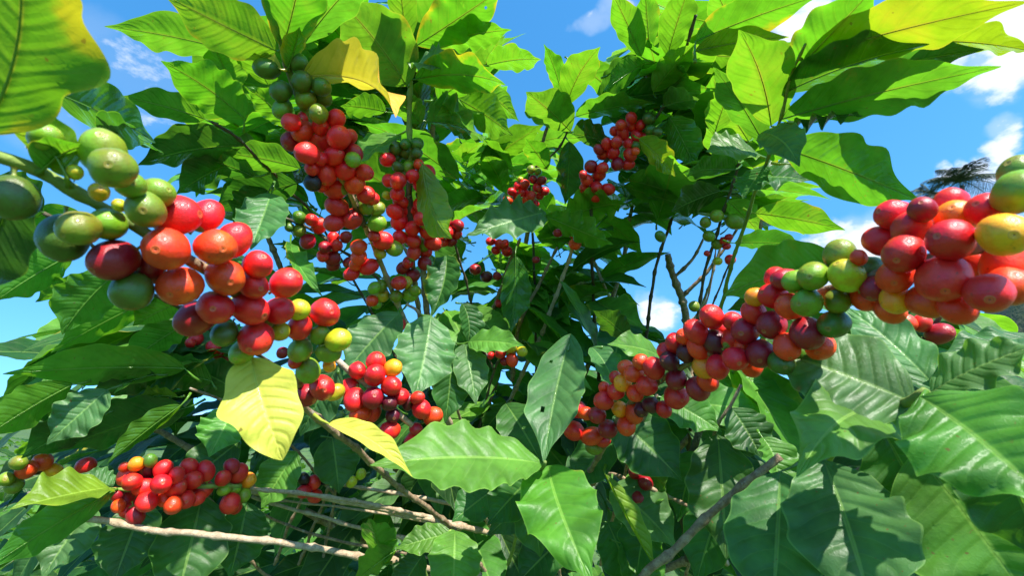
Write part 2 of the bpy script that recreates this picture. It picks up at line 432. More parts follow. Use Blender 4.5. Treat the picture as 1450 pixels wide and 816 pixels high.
class Branch:
    def __init__(s, name, label, cat, stem, r0=.0024, r1=.0018, mat='b', group='coffee branches', gap=.03, kink=0.0, more=(), push=0.0):
        """stem: list of (px, py, d), base first"""
        s.stem = stem
        s.W = [at(p[0], p[1], p[2] + push) for p in stem]
        s.o = thing(name, label, cat, s.W[0], group)
        _, s.path = stem_mesh('stem', s.W, r0, r1, STEMS[mat], s.o, gap, kink)
        s.paths = [list(s.path)]
        for (pts, a, b, mt) in more:
            _, p = stem_mesh('side_stem', [at(*q) for q in pts], a, b, STEMS[mt], s.o, gap, kink)
            s.paths.append(list(p)); s.path = s.path + list(p)
        s.specs = []
    def depth(s, px, py):
        best = None
        for (a, b) in zip(s.stem[:-1], s.stem[1:]):
            dx, dy = b[0] - a[0], b[1] - a[1]
            t = max(0, min(1, ((px - a[0]) * dx + (py - a[1]) * dy) / (dx * dx + dy * dy + 1e-9)))
            q = math.hypot(a[0] + dx * t - px, a[1] + dy * t - py)
            if best is None or q < best[0]: best = (q, a[2] + (b[2] - a[2]) * t)
        return best[1]
    def nearest(s, p):
        return min(s.path, key=lambda q: (q - p).length_squared)
    def cherries(s, text, dfun=None):
        L = []
        for tok in text.split():
            q = tok.split(',')
            px, py, r = float(q[0]), float(q[1]), float(q[2])
            c = q[3]; ly = float(q[4]) if len(q) > 4 else 0.0
            d = (dfun or s.depth)(px, py)
            L.append([px, py, r, c, d * (1 + ly * r / F * .9) , d])
        # separate in depth along each cherry's own line of sight
        for it in range(60):
            moved = False
            for i in range(len(L)):
                a = L[i]
                for j in range(i + 1, len(L)):
                    b = L[j]
                    if abs(a[0] - b[0]) > 90: continue
                    ra, rb = a[2] * a[4] / F, b[2] * b[4] / F
                    pa, pb = at(a[0], a[1], a[4]), at(b[0], b[1], b[4])
                    gap = (ra + rb) * .93 - (pa - pb).length
                    if gap > 0:
                        k = gap * .3
                        if a[4] <= b[4]: a[4] -= k; b[4] += k
                        else: a[4] += k; b[4] -= k
                        moved = True
            for a in L: a[4] = min(max(a[4], a[5] * (1 - 4.2 * a[2] / F)), a[5] * (1 + 4.2 * a[2] / F))
            if not moved: break
        for (px, py, r, c, d, d0) in L:
            p = at(px, py, d); rad = r * d / F
            near = s.nearest(p)
            ax = (p - near)
            ax = ax.normalized() if ax.length > 1e-6 else -FWD
            tocam = (CAM - p).normalized()
            ax = (ax * .75 + tocam * .34 + Vector((rng.uniform(-1, 1), rng.uniform(-1, 1), rng.uniform(-1, 1))) * .5).normalized()
            o = bpy.data.objects.new('cherry', rng.choice(CHERRIES))
            COL.objects.link(o); o.parent = s.o
            o.location = p - s.o.location
            q = ax.to_track_quat('Z', 'Y')
            o.rotation_mode = 'QUATERNION'
            o.rotation_quaternion = q @ Matrix.Rotation(rng.uniform(0, 6.28), 3, 'Z').to_quaternion()
            k = rad * (rng.uniform(.90, 1.0) if r > 16 else rng.uniform(.97, 1.07))
            o.scale = (k, k, k)
            base, bl = CC[c]
            j = rng.uniform(.82, 1.15); h = rng.uniform(.8, 1.25)
            o.color = (min(1, base[0] * j), base[1] * j * h, base[2] * j, bl * rng.uniform(.2, 1.9))
            if CLABEL[c]: o['label'] = CLABEL[c]
    def leaf(s, bx, by, bd, tx, ty, td, w, t, c='g', yel=0.0, bend=.08, side=0.0, fold=.2, wave=.042, k=4.2, twist=0.0, curl=0.0, pet=True, label=None, puff=1.0, holes=(), lobe=1.0, tipf=.60):
        if t > 100 and wave > .03: wave *= .75
        P0, P2 = at(bx, by, bd), at(tx, ty, td)
        mid = (P0 + P2) * .5
        ax = (P2 - P0).normalized()
        e1 = (CAM - mid); e1 = (e1 - ax * e1.dot(ax)).normalized()
        e2 = ax.cross(e1)
        if e2.z < 0 or (abs(e2.z) < .15 and e2.x < 0): e2 = -e2
        n = e1 * math.cos(R(t)) + e2 * math.sin(R(t))
        W = w * ((bd + td) * .5) / F / max(.25, abs(math.cos(R(t))))
        L = (P2 - P0).length
        W = min(W, L * .95)
        pt = None
        if pet:
            q = s.nearest(P0)
            v = q - P0
            ml = min(.02, L * .2)
            pt = q if v.length < ml else P0 + (v.normalized() * .7 - ax * .5).normalized() * ml
        V, Fc, U = leaf_shape(P0, P2, W, n, bend, side, fold, wave, k, rng.randrange(9999), 44, 7, twist, pt, puff, curl, lobe, tipf)
        if holes:
            Fc = [f for i, f in enumerate(Fc) if i >= 44 * 14 or (i // 14, i % 14) not in holes]
        o = link_mesh('leaf', [v - P0 for v in V], Fc, M_LEAF, s.o, P0 - s.o.location, U)
        b = LC[c]; j = rng.uniform(.85, 1.18); h = rng.uniform(.85, 1.2)
        o.color = (b[0] * j * h, b[1] * j, b[2] * j, yel)
        if label: o['label'] = label
        elif c in 'YOP': o['label'] = 'yellowed leaf'
        return o
SKY_SAT, SKY_VAL, SKY_HUE, SKY_STR = 1.32, 1.32, .491, .13
CLOUD = (4.2, 4.4, 4.7, 1)
SUN_E, EXPO = 5.0, 1.08
# ------------------------------------------------------------------ fruiting branches
GF = 'fruiting coffee branches'
b = Branch('coffee_branch', 'long fruit-laden branch on the right, big orange red cherries near, green ones midway', 'coffee branch',
    [(770, 790, .60), (835, 672, .44), (856, 630, .40), (888, 578, .365), (940, 535, .325), (1010, 497, .275), (1090, 462, .245), (1160, 418, .215), (1240, 392, .185), (1330, 365, .170), (1440, 345, .155), (1560, 330, .14)], .0026, .002, 'b', GF, push=.007)
b.cherries('''1266,305,22,R,1 1306,297,19,M,.5 1346,288,22,R,1 1353,310,26,Y,.5 1398,298,24,R,1 1442,272,31,G 1446,246,25,G,1 1422,332,32,Y,-.5
1290,324,24,R,0 1248,342,22,R,.8 1280,359,28,R,-1 1346,340,31,R,-1 1268,391,24,O,.3 1336,394,32,R,-1 1268,424,20,Y,.5 1314,426,26,O,-.2 1400,415,30,R,-.3
1428,405,27,O,.5 1384,374,26,O,.6 1426,376,30,O,.8 1356,436,24,O,.8 1226,420,20,O,.8 1260,440,20,O,1 1240,408,20,M,1
1189,361,20.5,G 1152,391,21.5,G 1128,398,18,G,.6 1199,391,23,L,-1 1230,386,24,H,.6 1215,405,20,H,1 1143,429,21.5,G,-.6 1186,426,19,G,-.3 1181,459,20.5,H 1216,365,10,O,1.5
1100,396,16,R,.8 1113,396,18,M,.5 1070,421,13,Y,.5 1095,419,19,R,-.3 1119,434,20,O,.3 1067,443,17,R,.2 1093,460,21.5,M,-.6 1055,469,19.5,M,-.5 1008,449,18,R 1038,456,14,R,.6
1040,480,18,R,.5 986,471,16.5,R 1018,466,12,R,.5 1013,485,16,D,-.6 990,493,16,O 957,487,14,R 969,477,12,O,.7 972,500,13,D 1143,472,22,M,-1 1114,491,18.5,O 1161,491,20,O,.3
1106,514,16,H 1132,500,14,H,.8 1077,501,20.5,M,-.4 1041,508,18,R,-.6 1016,520,18,R,-.4 997,521,15,Y,.3 1064,517,15,O,.5 1052,490,12,O,.5 948,512,14,D 942,498,12,R,.5
926,522,14.5,R 958,537,14.5,M 988,551,16.5,M 957,562,18,R 940,580,11,R,.5 1002,540,14,O,.5 908,513,12,O 886,521,11,O 898,529,12,O,-.4 871,535,9,R,.4 882,543,12.5,Y 916,547,14.5,R,-.6
900,557,12,O 872,555,12,R 856,550,8,O,.5 855,568,13,R,-.5 878,580,11,Y 898,585,12,O,.3 922,574,12,D 908,580,10,D,.2 887,603,14,O,-.5 846,588,12,M 861,608,12.5,M 815,579,12.5,R
830,586,9,O 813,611,13,R 838,618,12.5,O 854,624,9,R,.5 841,634,10,G''')

bl = Branch('coffee_branch', 'near fruit-laden branch on the left, large green cherries then big red ones', 'coffee branch',
    [(700, 830, .58), (645, 752, .50), (570, 695, .42), (515, 646, .365), (475, 612, .325), (430, 575, .29), (425, 540, .265), (430, 490, .245), (370, 450, .215), (310, 395, .188), (240, 350, .170)], .0026, .0022, 'b', GF, push=.007,
    more=[([(250, 356, .180), (185, 318, .170), (110, 278, .160), (50, 246, .152), (-20, 222, .143), (-90, 205, .135)], .0019, .0021, 'g')])
bl.stem += [(150, 290, .158), (80, 245, .15), (10, 215, .14), (-90, 170, .125)]
bl.cherries('''64,195,20,G,.3 146,216,30,G,.2 161,238,31,G,-.8 222,274,23,G 207,297,25,G,-.6 18,280,29,H 140,272,13,L 106,244,10,L 169,291,9,L 185,262,20,G,1 154,318,24,G,-.5 112,323,25,G 90,337,29,H,.3
162,368,27,M,.3 248,305,29,R,.3 292,306,23,R,.6 330,341,24,R,.5 236,353,30,O,-.6 305,350,27,O,-.3 256,405,29,O,-.3 319,392,26,O,-.2 187,412,26,H 212,380,20,M,1
365,375,20,R,.5 358,404,20,R,.1 405,401,22.5,R 305,436,24,R,-.2 277,451,23,M,.5 354,437,23.5,R,-.6 395,440,21,R 363,479,24,R,-.6 424,464,18.5,R,-.2 460,443,20,R
318,473,18,H 343,499,18,G 423,439,14,L,.6 397,470,13,L,.4 453,475,13.5,G 479,482,15.5,L 425,496,15.5,G 465,499,15,G 437,525,17.5,G 456,549,19,R,-.3 433,560,15,M 474,556,12,L,.6 418,513,9,R,.8 466,518,9,Y,.5''')
bl.leaf(-26, 190, .134, 12, -150, .108, 150, 160, 'b', .36, .08, .12, .25, .11, 2.6, lobe=4.5)
bl.leaf(95, 250, .150, -5, 150, .140, 62, 150, 'y', .1, .22, .1, .4, .04, 3)
bl.leaf(60, 240, .150, 125, 205, .150, 40, 130, 'b', .15, .1, -.1, .3, .04, 3)
bl.leaf(356, 506, .225, 402, 650, .205, 98, 8, 'P', .06, .10, -.07, .2, .06, 2.4, curl=.2, lobe=2.2, tipf=.12, label='large yellow leaf')
bl.leaf(466, 600, .30, 584, 676, .285, 30, 35, 'P', .12, .22, .02, .5, .03, 4)
bl.leaf(478, 520, .34, 425, 618, .34, 62, 15, 'k')
bl.leaf(20, 250, .17, -60, 420, .19, 70, 130, 'd')

bc = Branch('coffee_branch', 'short branch with a bunch of red and bruised cherries above the pale horizontal leaf', 'coffee branch',
    [(700, 760, .62), (650, 660, .43), (600, 615, .36), (570, 590, .345), (530, 552, .34), (500, 530, .34), (474, 508, .34)], .0023, .0024, 'p', GF, push=.007)
bc.cherries('''532,512,13,R 506,525,12,R,.4 531,532,14,R,-.4 556,522,12,Y 554,547,14,R 495,550,13,R,.3 502,566,13.5,R 528,564,15,M,-.6 567,562,12,R 551,572,11,D 510,587,12,O 527,583,12,R,.3 578,570,10,D,.4 591,564,9,R,.4 597,580,13,R 613,590,12,O 556,589,10,D 552,610,13,R 589,608,9,M 586,624,11,R''')
bc.cherries('480,592,9,H 497,595,9,H 490,604,8,H 508,601,8,H', lambda x, y: .42)

bu = Branch('coffee_branch', 'upright branch with green then red cherries hanging beneath a curled yellow leaf, upper left', 'coffee branch',
    [(690, 770, .66), (640, 610, .56), (590, 490, .49), (566, 440, .465), (550, 400, .45), (533, 355, .42), (512, 312, .39), (490, 265, .36), (462, 215, .345), (435, 165, .34), (415, 125, .335), (405, 90, .33), (395, 40, .31), (380, -30, .29)], .0036, .0016, 'p', GF, push=.007,
    more=[([(452, 195, .349), (428, 150, .342), (408, 95, .336), (397, 50, .32), (384, -20, .30)], .0022, .0018, 'g'), ([(515, 320, .40), (490, 262, .368), (465, 218, .352)], .0026, .0024, 'd')])
bu.cherries('''378,97,14,H 421,88,12,H,.5 398,129,13.5,H 400,154,12.5,G 428,116,13.5,H 455,123,13,H 433,141,13.5,G 456,139,12,H 451,161,13.5,G 476,168,13,R 413,173,12,R 431,168,10,R,.5 429,186,14,O 454,179,12,R
456,200,15,R 480,195,15,R 494,194,11,R,.4 412,200,13,M 435,217,15,R 473,221,14,R 500,218,13.5,M 500,226,10,G,-1.2 454,225,9,R 489,241,13,R 516,244,12.5,R 462,244,15,R,-.4 442,239,10,R 443,258,12,K 456,263,9,R
502,261,14,O 474,267,14,R 518,276,12,R 527,281,9,R 518,294,11,G 534,296,9.5,G 477,292,14,R 498,310,14,R 534,316,12,G 473,316,13,R 542,341,12.5,R 558,352,11,G 538,359,8,L 530,334,8,R 508,350,11,O 508,364,10.5,O 504,375,9,O
523,378,11,R 498,388,9.5,R 565,401,11,R 575,400,9,L,.4 540,419,10,L 561,420,9,G 580,418,9.5,G 588,412,8,G 530,408,8,G 540,405,8,G,.6 527,426,8,O 533,432,6,G 564,461,10,R''')
bu.leaf(428, 108, .335, 560, 166, .300, 46, 118, 'O', .1, .36, .06, .5, .05, 5, .5, label='curled yellow orange leaf')
bu.leaf(392, 72, .325, 232, -8, .275, 82, 165, 'b', .2, .12, -.05, .12, .03, 4)
bu.leaf(400, 68, .325, 432, -80, .27, 82, 172, 'b', .3, .1, .05, .15, .04, 4)
bu.leaf(408, 96, .33, 424, 38, .31, 30, 150, 'b', .35, .1, .1, .3, .05, 3)
bu.leaf(398, 98, .33, 338, 64, .32, 22, 140, 'Y', -.2, .1, .0, .5, .05, 4)
bu.leaf(412, 182, .39, 346, 122, .36, 44, 160, 'b', 0, .05, .12, .3, .09, 5)
bu.leaf(430, 62, .36, 520, -40, .30, 60, 150, 'g')

bw = Branch('coffee_branch', 'small dark branch of loose red cherries with two green ones, left of the upright branch', 'coffee branch',
    [(640, 560, .66), (560, 430, .56), (520, 380, .52), (480, 352, .50), (440, 326, .49), (400, 305, .48)], .002, .0015, 'd', GF, push=.007)
bw.cherries('424,308,9,H 424,327,9,G 410,322,6,H 441,312,9,R 452,320,10,R 436,342,10,M 472,338,9,R 476,348,9,R,-.5 490,336,8.5,M 460,350,8,M 457,363,8,R 471,366,9.5,M 472,376,8,M 494,372,8,M')
bw.leaf(412, 345, .45, 458, 422, .40, 24, 40, 'g', .28, .1, -.2, .5, .06, 4, .8)

bv = Branch('coffee_branch', 'upright leafy branch packed with small red cherries, dark green ones at its top', 'coffee branch',
    [(690, 790, .68), (640, 620, .60), (600, 480, .52), (588, 400, .47), (580, 330, .44), (580, 260, .43), (580, 200, .43), (580, 120, .42), (582, 30, .40), (583, -30, .39)], .0032, .0016, 'b', GF, push=.007,
    more=[([(581, 240, .436), (580, 170, .428), (581, 100, .42), (582, 20, .405), (583, -40, .395)], .0024, .002, 'g'), ([(586, 360, .452), (581, 300, .441), (580, 235, .438)], .0033, .0028, 'd')])
bv.cherries('''560,210,9,H 575,216,9.5,H 590,217,8,H 590,204,9,H 560,224,8,H 564,237,8,H 579,237,10,G 574,204,8,H 549,226,10,R 593,233,8,O 603,245,12,R 584,250,10,R 564,256,12,R 552,256,10,R 598,262,11.5,R 610,261,9.5,R
563,274,10.5,R 548,277,6,L 568,286,9.5,R 596,277,7,H 605,280,8,O 595,290,10,R 580,298,11,R 610,298,10.5,R 559,300,10,R 597,309,10.5,R 566,314,12,R 584,324,10.5,R 604,318,8,G 567,336,9.5,R 585,341,10,R 606,328,10.5,R 613,344,11,R
601,348,7.5,G 586,358,10,R 603,358,7,R 571,380,9.5,M 585,390,9,M 601,373,9.5,M 578,372,8,R''')
bv.leaf(576, 122, .42, 476, -5, .35, 98, 165, 'g', .15, .08, .05, .1, .04, 4)
bv.leaf(590, 64, .41, 715, -20, .36, 66, 160, 'b', .3, .1, .05, .12, .07, 5, holes={(25, 4), (25, 5), (32, 9)})
bv.leaf(612, 62, .43, 724, 42, .38, 46, 140, 'b', .1, .06, 0, .1, .08, 6)
bv.leaf(588, 112, .42, 716, 120, .36, 52, 138, 'b', .32, .16, 0, .12, .05, 4)
bv.leaf(588, 95, .42, 628, 98, .40, 44, 60, 'k', 0, .25, .05, .4, .09, 5, .6)
bv.leaf(640, 135, .48, 726, 192, .43, 52, 150, 'g', 0, .08)
bv.leaf(672, 118, .50, 735, 172, .46, 30, 140, 'b')
bv.leaf(606, 172, .46, 684, 196, .42, 42, 120, 'k', 0, .16, .05, .3, .1, 5)
bv.leaf(690, 92, .52, 766, 84, .46, 36, 140, 'b', .1)
bv.leaf(598, 232, .42, 640, 338, .37, 50, 158, 'y', .15, .18, .22, .25, .03, 4, .3)
bv.leaf(546, 158, .45, 482, 150, .41, 34, 140, 'b', .15)
bv.leaf(575, 60, .41, 560, -60, .36, 40, 165, 'b', .05)
bv.leaf(562, 190, .45, 508, 232, .42, 34, 60, 'g')
bv.leaf(596, 175, .44, 560, 135, .42, 40, 150, 'g')
bv.leaf(620, 140, .46, 700, 95, .42, 46, 140, 'b', .05)

b2 = Branch('coffee_branch', 'little bunch of dark red cherries behind the tip of the yellow green hanging leaf', 'coffee branch',
    [(690, 520, .72), (660, 400, .66), (645, 350, .63), (632, 310, .62)], .002, .0015, 'd', GF, push=.007)
b2.cherries('619,322,7.5,R 622,336,7.5,R 620,313,6,R 635,330,8,R 648,319,8,M 647,332,7,R 639,342,7.5,M 632,316,7,M 628,344,6,R')

bt = Branch('coffee_branch', 'round bunch of small orange red cherries above the pale grey leaf at top centre', 'coffee branch',
    [(760, 560, .84), (758, 420, .78), (754, 330, .74), (752, 285, .715), (750, 245, .71), (775, 225, .69), (800, 195, .66), (810, 150, .62)], .0026, .0014, 'd', GF, push=.007)
bt.cherries('752,240,6,G 762,243,5,G 755,254,6.5,M 767,256,6.5,M 743,261,6.5,R 733,263,5.5,R 737,254,4,L 761,266,6.5,R 771,271,6.5,R 752,277,6.5,R 741,272,7,R 725,272,6,R 732,278,6.5,O 747,284,7,O 719,284,6.5,O 726,290,6.5,O 739,293,6,O 758,289,5.5,R 764,278,5,R 749,294,5,R')
bt.leaf(808, 186, .62, 745, 130, .54, 58, 155, 'g', 0, .08)
bt.leaf(815, 165, .60, 928, 146, .53, 32, 130, 'g')
bt.leaf(802, 150, .60, 850, 66, .52, 48, 165, 'b', .1, .1, -.1, .3)
bt.leaf(796, 140, .62, 770, 62, .56, 28, 160, 'b', .15, .08, .05, .4, .07, 6)
bt.leaf(775, 240, .70, 744, 196, .64, 32, 160, 'b', .2)
bt.leaf(852, 136, .60, 916, 74, .53, 42, 155, 'd')
bt.leaf(812, 190, .62, 870, 205, .58, 36, 130, 'd')
bt.leaf(806, 200, .66, 800, 290, .70, 40, 150, 'd')
bt.leaf(860, 160, .62, 930, 190, .60, 38, 140, 'd')

bq = Branch('coffee_branch', 'slanting branch with two stacked bunches of shaded red cherries, some dark green at its top', 'coffee branch',
    [(850, 560, .80), (840, 420, .70), (838, 330, .62), (838, 275, .585), (850, 240, .575), (878, 205, .565), (905, 180, .56), (928, 168, .55), (950, 130, .53), (965, 90, .50), (985, 20, .46)], .003, .0016, 'd', GF, push=.007)
bq.cherries('''894,167,8,R 879,177,8,R 894,178,9,R 907,177,7,R 882,189,8,R 870,186,6.5,R 902,192,9,R 873,201,8.5,R 889,203,7.5,R 859,204,7.5,R 868,216,9,R 854,219,7.5,R 848,212,7,M 892,219,8.5,R 900,214,6,O 874,232,8.5,M 889,233,8,R
837,236,8.5,M 853,238,8,R 848,248,9.5,R 831,255,8.5,R 826,248,6.5,R 844,265,8.5,R 861,268,9,R 828,267,7.5,R 844,278,8,R 829,277,6.5,R 919,168,8.5,H 921,184,8,H 931,187,6.5,H 900,206,6,H 928,202,5.5,D 914,194,5.5,R''')
bq.leaf(908, 80, .50, 866, -12, .44, 40, 165, 'b', .15)
bq.leaf(920, 68, .50, 914, -20, .45, 36, 165, 'b', .1)
bq.leaf(945, 78, .50, 978, -25, .44, 48, 165, 'b', .1)
bq.leaf(905, 196, .53, 956, 250, .50, 34, 140, 'y', .3)
bq.leaf(925, 130, .53, 985, 60, .47, 40, 160, 'b')
bq.leaf(912, 90, .52, 855, 130, .50, 34, 140, 'g')
bq.leaf(940, 150, .53, 990, 140, .50, 36, 130, 'k')
bq.leaf(948, 165, .55, 985, 240, .55, 46, 150, 'g', .15)
bq.leaf(890, 255, .60, 955, 275, .57, 34, 140, 'b')

bm = Branch('coffee_branch', 'pair of small dark red bunches on a brown stem under the pale grey leaf', 'coffee branch',
    [(683, 520, .80), (684, 490, .78), (705, 420, .74), (722, 372, .72), (736, 338, .70)], .0034, .002, 'b', GF, push=.007)
bm.cherries('695,342,6,R 708,346,7,R 718,356,8,R 702,355,6,R 673,382,8,M 689,392,8,D 704,391,6,M 706,430,5,R 715,345,6,R')
bm.leaf(772, 300, .63, 660, 334, .57, 54, 34, 'k', 0, .1, .05, .2, .1, 5)
bm.leaf(772, 305, .62, 868, 346, .55, 40, 140, 'b', 0, .1, .1, .2, .1, 6)
bm.leaf(802, 308, .62, 886, 288, .57, 46, 130, 'b', .1, .12, .0, .2, .09, 5)
bm.leaf(730, 362, .68, 724, 470, .64, 44, 160, 'g', .1)
bm.leaf(660, 345, .70, 612, 395, .66, 38, 140, 'g')

bn = Branch('coffee_branch', 'thin twig of half-ripe orange and green cherries above the two pale leaves at the centre', 'coffee branch',
    [(640, 760, .78), (690, 560, .64), (706, 510, .60), (715, 488, .59)], .0022, .0014, 'd', GF, more=[([(700, 525, .61), (685, 497, .60), (672, 484, .60)], .0013, .001, 'd')])
bn.cherries('723,492,8,L 739,498,7.5,L 709,499,7.5,R 725,510,9,O 695,504,5,R 714,512,6,M')

bo = Branch('coffee_branch', 'bare brown stem with few pinkish cherries near its top beside the pale grey leaf', 'coffee branch',
    [(690, 640, .78), (735, 540, .74), (760, 490, .70), (788, 418, .67), (812, 345, .64), (818, 320, .63)], .0040, .0022, 'p', GF, push=.007,
    more=[([(725, 540, .74), (734, 466, .72), (770, 390, .70), (790, 350, .69)], .0036, .002, 'b')])
bo.cherries('814,346,8,O 818,338,6,D 759,368,5,M 790,330,6,M 812,332,6,R')

bs = Branch('coffee_branch', 'sparse dark branch with loose green cherries and tiny pink ones against the sky', 'coffee branch',
    [(975, 640, .72), (985, 520, .64), (990, 440, .60), (1000, 380, .57), (1018, 320, .55), (1035, 270, .53), (1052, 215, .50), (1065, 170, .46)], .0026, .0014, 'd', GF, push=.007,
    more=[([(995, 480, .61), (1010, 430, .59), (1035, 370, .57), (1050, 330, .56)], .0014, .0009, 'd'), ([(988, 450, .6), (1003, 420, .59), (1012, 360, .58), (1008, 330, .57)], .0012, .0007, 'b')])
bs.cherries('1015,306,9,G 999,315,8,G 1041,314,11,G 1004,335,8,G 1015,346,7,G 1032,336,5,R 1024,341,5,R 1029,349,5,R 1001,359,4,R 1016,370,6,L 1034,368,7,R 983,434,8,G 935,335,7,H')
bs.leaf(1050, 255, .50, 1148, 256, .45, 40, 60, 'd', 0, .12)
bs.leaf(1070, 302, .50, 1197, 326, .44, 42, 148, 'b', .2)
bs.leaf(1040, 344, .52, 1142, 350, .50, 30, 130, 'd')
bs.leaf(1040, 240, .50, 965, 245, .48, 36, 130, 'd')
bs.leaf(1030, 285, .54, 1075, 330, .54, 34, 140, 'g')
bs.leaf(1045, 230, .50, 1000, 180, .46, 44, 155, 'g')
bs.leaf(1020, 270, .54, 950, 300, .54, 42, 145, 'd')
bs.leaf(1060, 200, .47, 1010, 130, .43, 40, 160, 'b')

bz = Branch('coffee_branch', 'twig end with one purple and two red cherries below the closest orange cherries', 'coffee branch',
    [(1240, 620, .42), (1272, 540, .37), (1300, 490, .35), (1322, 462, .345), (1335, 440, .34)], .0022, .0016, 'd', GF, push=.007)
bz.cherries('1283,458,12.5,O 1305,458,11.5,R,.4 1330,473,14.5,M')
bz.leaf(1310, 485, .36, 1374, 470, .34, 32, 120, 'b')

bb = Branch('coffee_branch', 'low horizontal branch with bright red cherries bunched above the long pale dead twig', 'coffee branch',
    [(660, 745, .58), (560, 722, .52), (480, 706, .48), (400, 698, .455), (335, 692, .43), (290, 690, .40), (230, 692, .38), (165, 695, .375), (110, 690, .37), (40, 700, .36)], .0026, .0014, 'p', GF, push=.007,
    more=[([(340, 688, .428), (300, 689, .41), (230, 694, .385), (160, 694, .372), (110, 690, .365)], .0016, .0012, 'g')])
bb.cherries('''176,662,7,O 193,658,9.5,Y 213,653,8,H 209,666,12,D 231,665,11,R 267,662,12,R 181,674,12,R 187,683,12,R 203,690,13,R,-.4 228,686,12.5,R 250,674,9.5,R 249,691,12,R 272,681,11.5,R 291,668,11.5,R 286,695,13,R 263,708,12.5,R 246,716,12,O
177,710,14,R 208,711,13.5,R,-.5 168,717,9,O 192,730,11.5,M 232,708,9,O,.6 164,700,9,M 180,724,9,R,.5 280,706,9,R,.4 220,700,10,R,.8 262,692,10,R,.8''')
bb.cherries('328,661,10,M 337,671,12.5,R 316,678,9.5,R 351,681,10.5,Y 317,695,7.5,G 331,692,8.5,G 346,701,9,G 326,713,12.5,R 334,720,8,R')
bb.leaf(155, 691, .365, 14, 722, .31, 50, 55, 'y', .15, .12, .1, .35, .05, 4)
bb.leaf(150, 694, .37, 102, 722, .36, 28, 60, 'g')
bb.leaf(165, 693, .37, -25, 810, .30, 52, 150, 'g', .05, .06)
bb.leaf(160, 690, .38, 112, 672, .37, 30, 40, 'k')

b0 = Branch('coffee_branch', 'cluster of three orange red cherries with green ones at the far lower left edge', 'coffee branch',
    [(300, 700, .62), (180, 680, .52), (100, 672, .47), (50, 670, .45), (-20, 680, .43)], .002, .0015, 'd', GF, push=.007)
b0.cherries('26,656,9.5,G 38,666,12,O 60,655,11.5,O 75,667,10.5,Y 9,679,9.5,G 20,688,11,G 121,661,11,R')
b0.leaf(45, 645, .46, 80, 610, .44, 26, 120, 'b')

bk = Branch('coffee_branch', 'pale stick carrying a tight bunch of black and crimson cherries between the dead twigs', 'coffee branch',
    [(690, 755, .60), (640, 744, .56), (530, 718, .52), (440, 704, .50), (355, 694, .48)], .0036, .003, 'p', GF, push=.007)
bk.cherries('430,679,8.5,K 459,678,8,K 444,684,9.5,R 430,697,9.5,R 446,703,9.5,R 498,683,8,L 511,672,7,L')

be = Branch('coffee_branch', 'short twig with three deep crimson cherries under the long ripe branch, lower right of centre', 'coffee branch',
    [(760, 760, .62), (835, 690, .52), (862, 672, .48), (890, 680, .46), (920, 693, .45), (985, 724, .42)], .002, .0016, 'b', GF, push=.007)
be.cherries('899,670,8.5,M 914,684,10,M 903,706,12,M 877,782,7,Y')
be.leaf(866, 690, .46, 958, 778, .42, 72, 25, 'k', 0, .1, .05, .3)
be.leaf(857, 672, .42, 932, 812, .38, 22, 50, 'y', .05, .05, -.12, .9, .03, 4)
be.leaf(925, 700, .47, 900, 830, .46, 60, 30, 'd')

bf = Branch('coffee_branch', 'twig with small pinkish red cherries below the big left bunch, over the leaves', 'coffee branch',
    [(500, 620, .66), (420, 540, .56), (360, 500, .52), (300, 485, .50), (265, 475, .49)], .002, .0014, 'd', GF, push=.007)
bf.cherries('278,480,10,R 302,492,9,R 317,504,10,M 308,500,8,R 292,483,5,G 400,500,8,M 270,486,7,R')

# ------------------------------------------------------------------ leafy shoots
GL = 'leafy coffee shoots'
def shoot(label, stem, leaves, r0=.002, r1=.0013, mat='g', more=()):
    s = Branch('leafy_shoot', label, 'leafy shoot', stem, r0, r1, mat, GL, .04, more=more)
    for l in leaves:
        kw = {}
        if isinstance(l[-1], dict): kw = l[-1]; l = l[:-1]
        s.leaf(*l, **kw)
    return s

shoot('shoot with one long pale leaf and two hanging glossy leaves meeting at the picture centre', [(720, 800, .56), (740, 730, .46), (762, 675, .37), (772, 655, .345)], [
    (768, 657, .350, 524, 660, .300, 92, 42, 'g', .04, .08, -.03, .12, .045, 7),
    (776, 660, .365, 840, 826, .275, 112, 8, 'b', .12, .10, -.08, .16, .075, 4, {'curl': .12}),
    (808, 473, .43, 770, 656, .345, 78, 16, 'k', 0, -.05, -.05, .14, .03, 5, {'holes': {(11, 3), (27, 4), (28, 4)}}),
    (716, 572, .46, 768, 658, .40, 66, 18, 'd'),
    (762, 668, .37, 690, 745, .36, 62, 30, 'd'),
    (748, 690, .39, 765, 790, .38, 62, 15, 'd')])
shoot('shoot of grey green leaves hanging left of centre above the bunch of red cherries', [(690, 700, .70), (640, 560, .52), (600, 455, .44), (575, 430, .43)], [
    (610, 447, .43, 586, 566, .375, 84, 10, 'k', 0, .05, .03, .1, .04, 5),
    (566, 443, .44, 486, 532, .40, 62, 30, 'k', 0, .08),
    (658, 488, .48, 674, 574, .44, 50, 15, 'k', 0, .1),
    (664, 484, .48, 742, 490, .45, 36, 40, 'g'),
    (632, 362, .47, 610, 450, .43, 50, 20, 'd', .25, .1, .15, .5, .1, 5),
    (655, 430, .50, 662, 488, .49, 36, 30, 'd', 0, .2, .1, .5),
    (640, 500, .46, 630, 600, .44, 50, 20, 'd'),
    (560, 448, .46, 520, 520, .45, 40, 30, 'g')], mat='b')
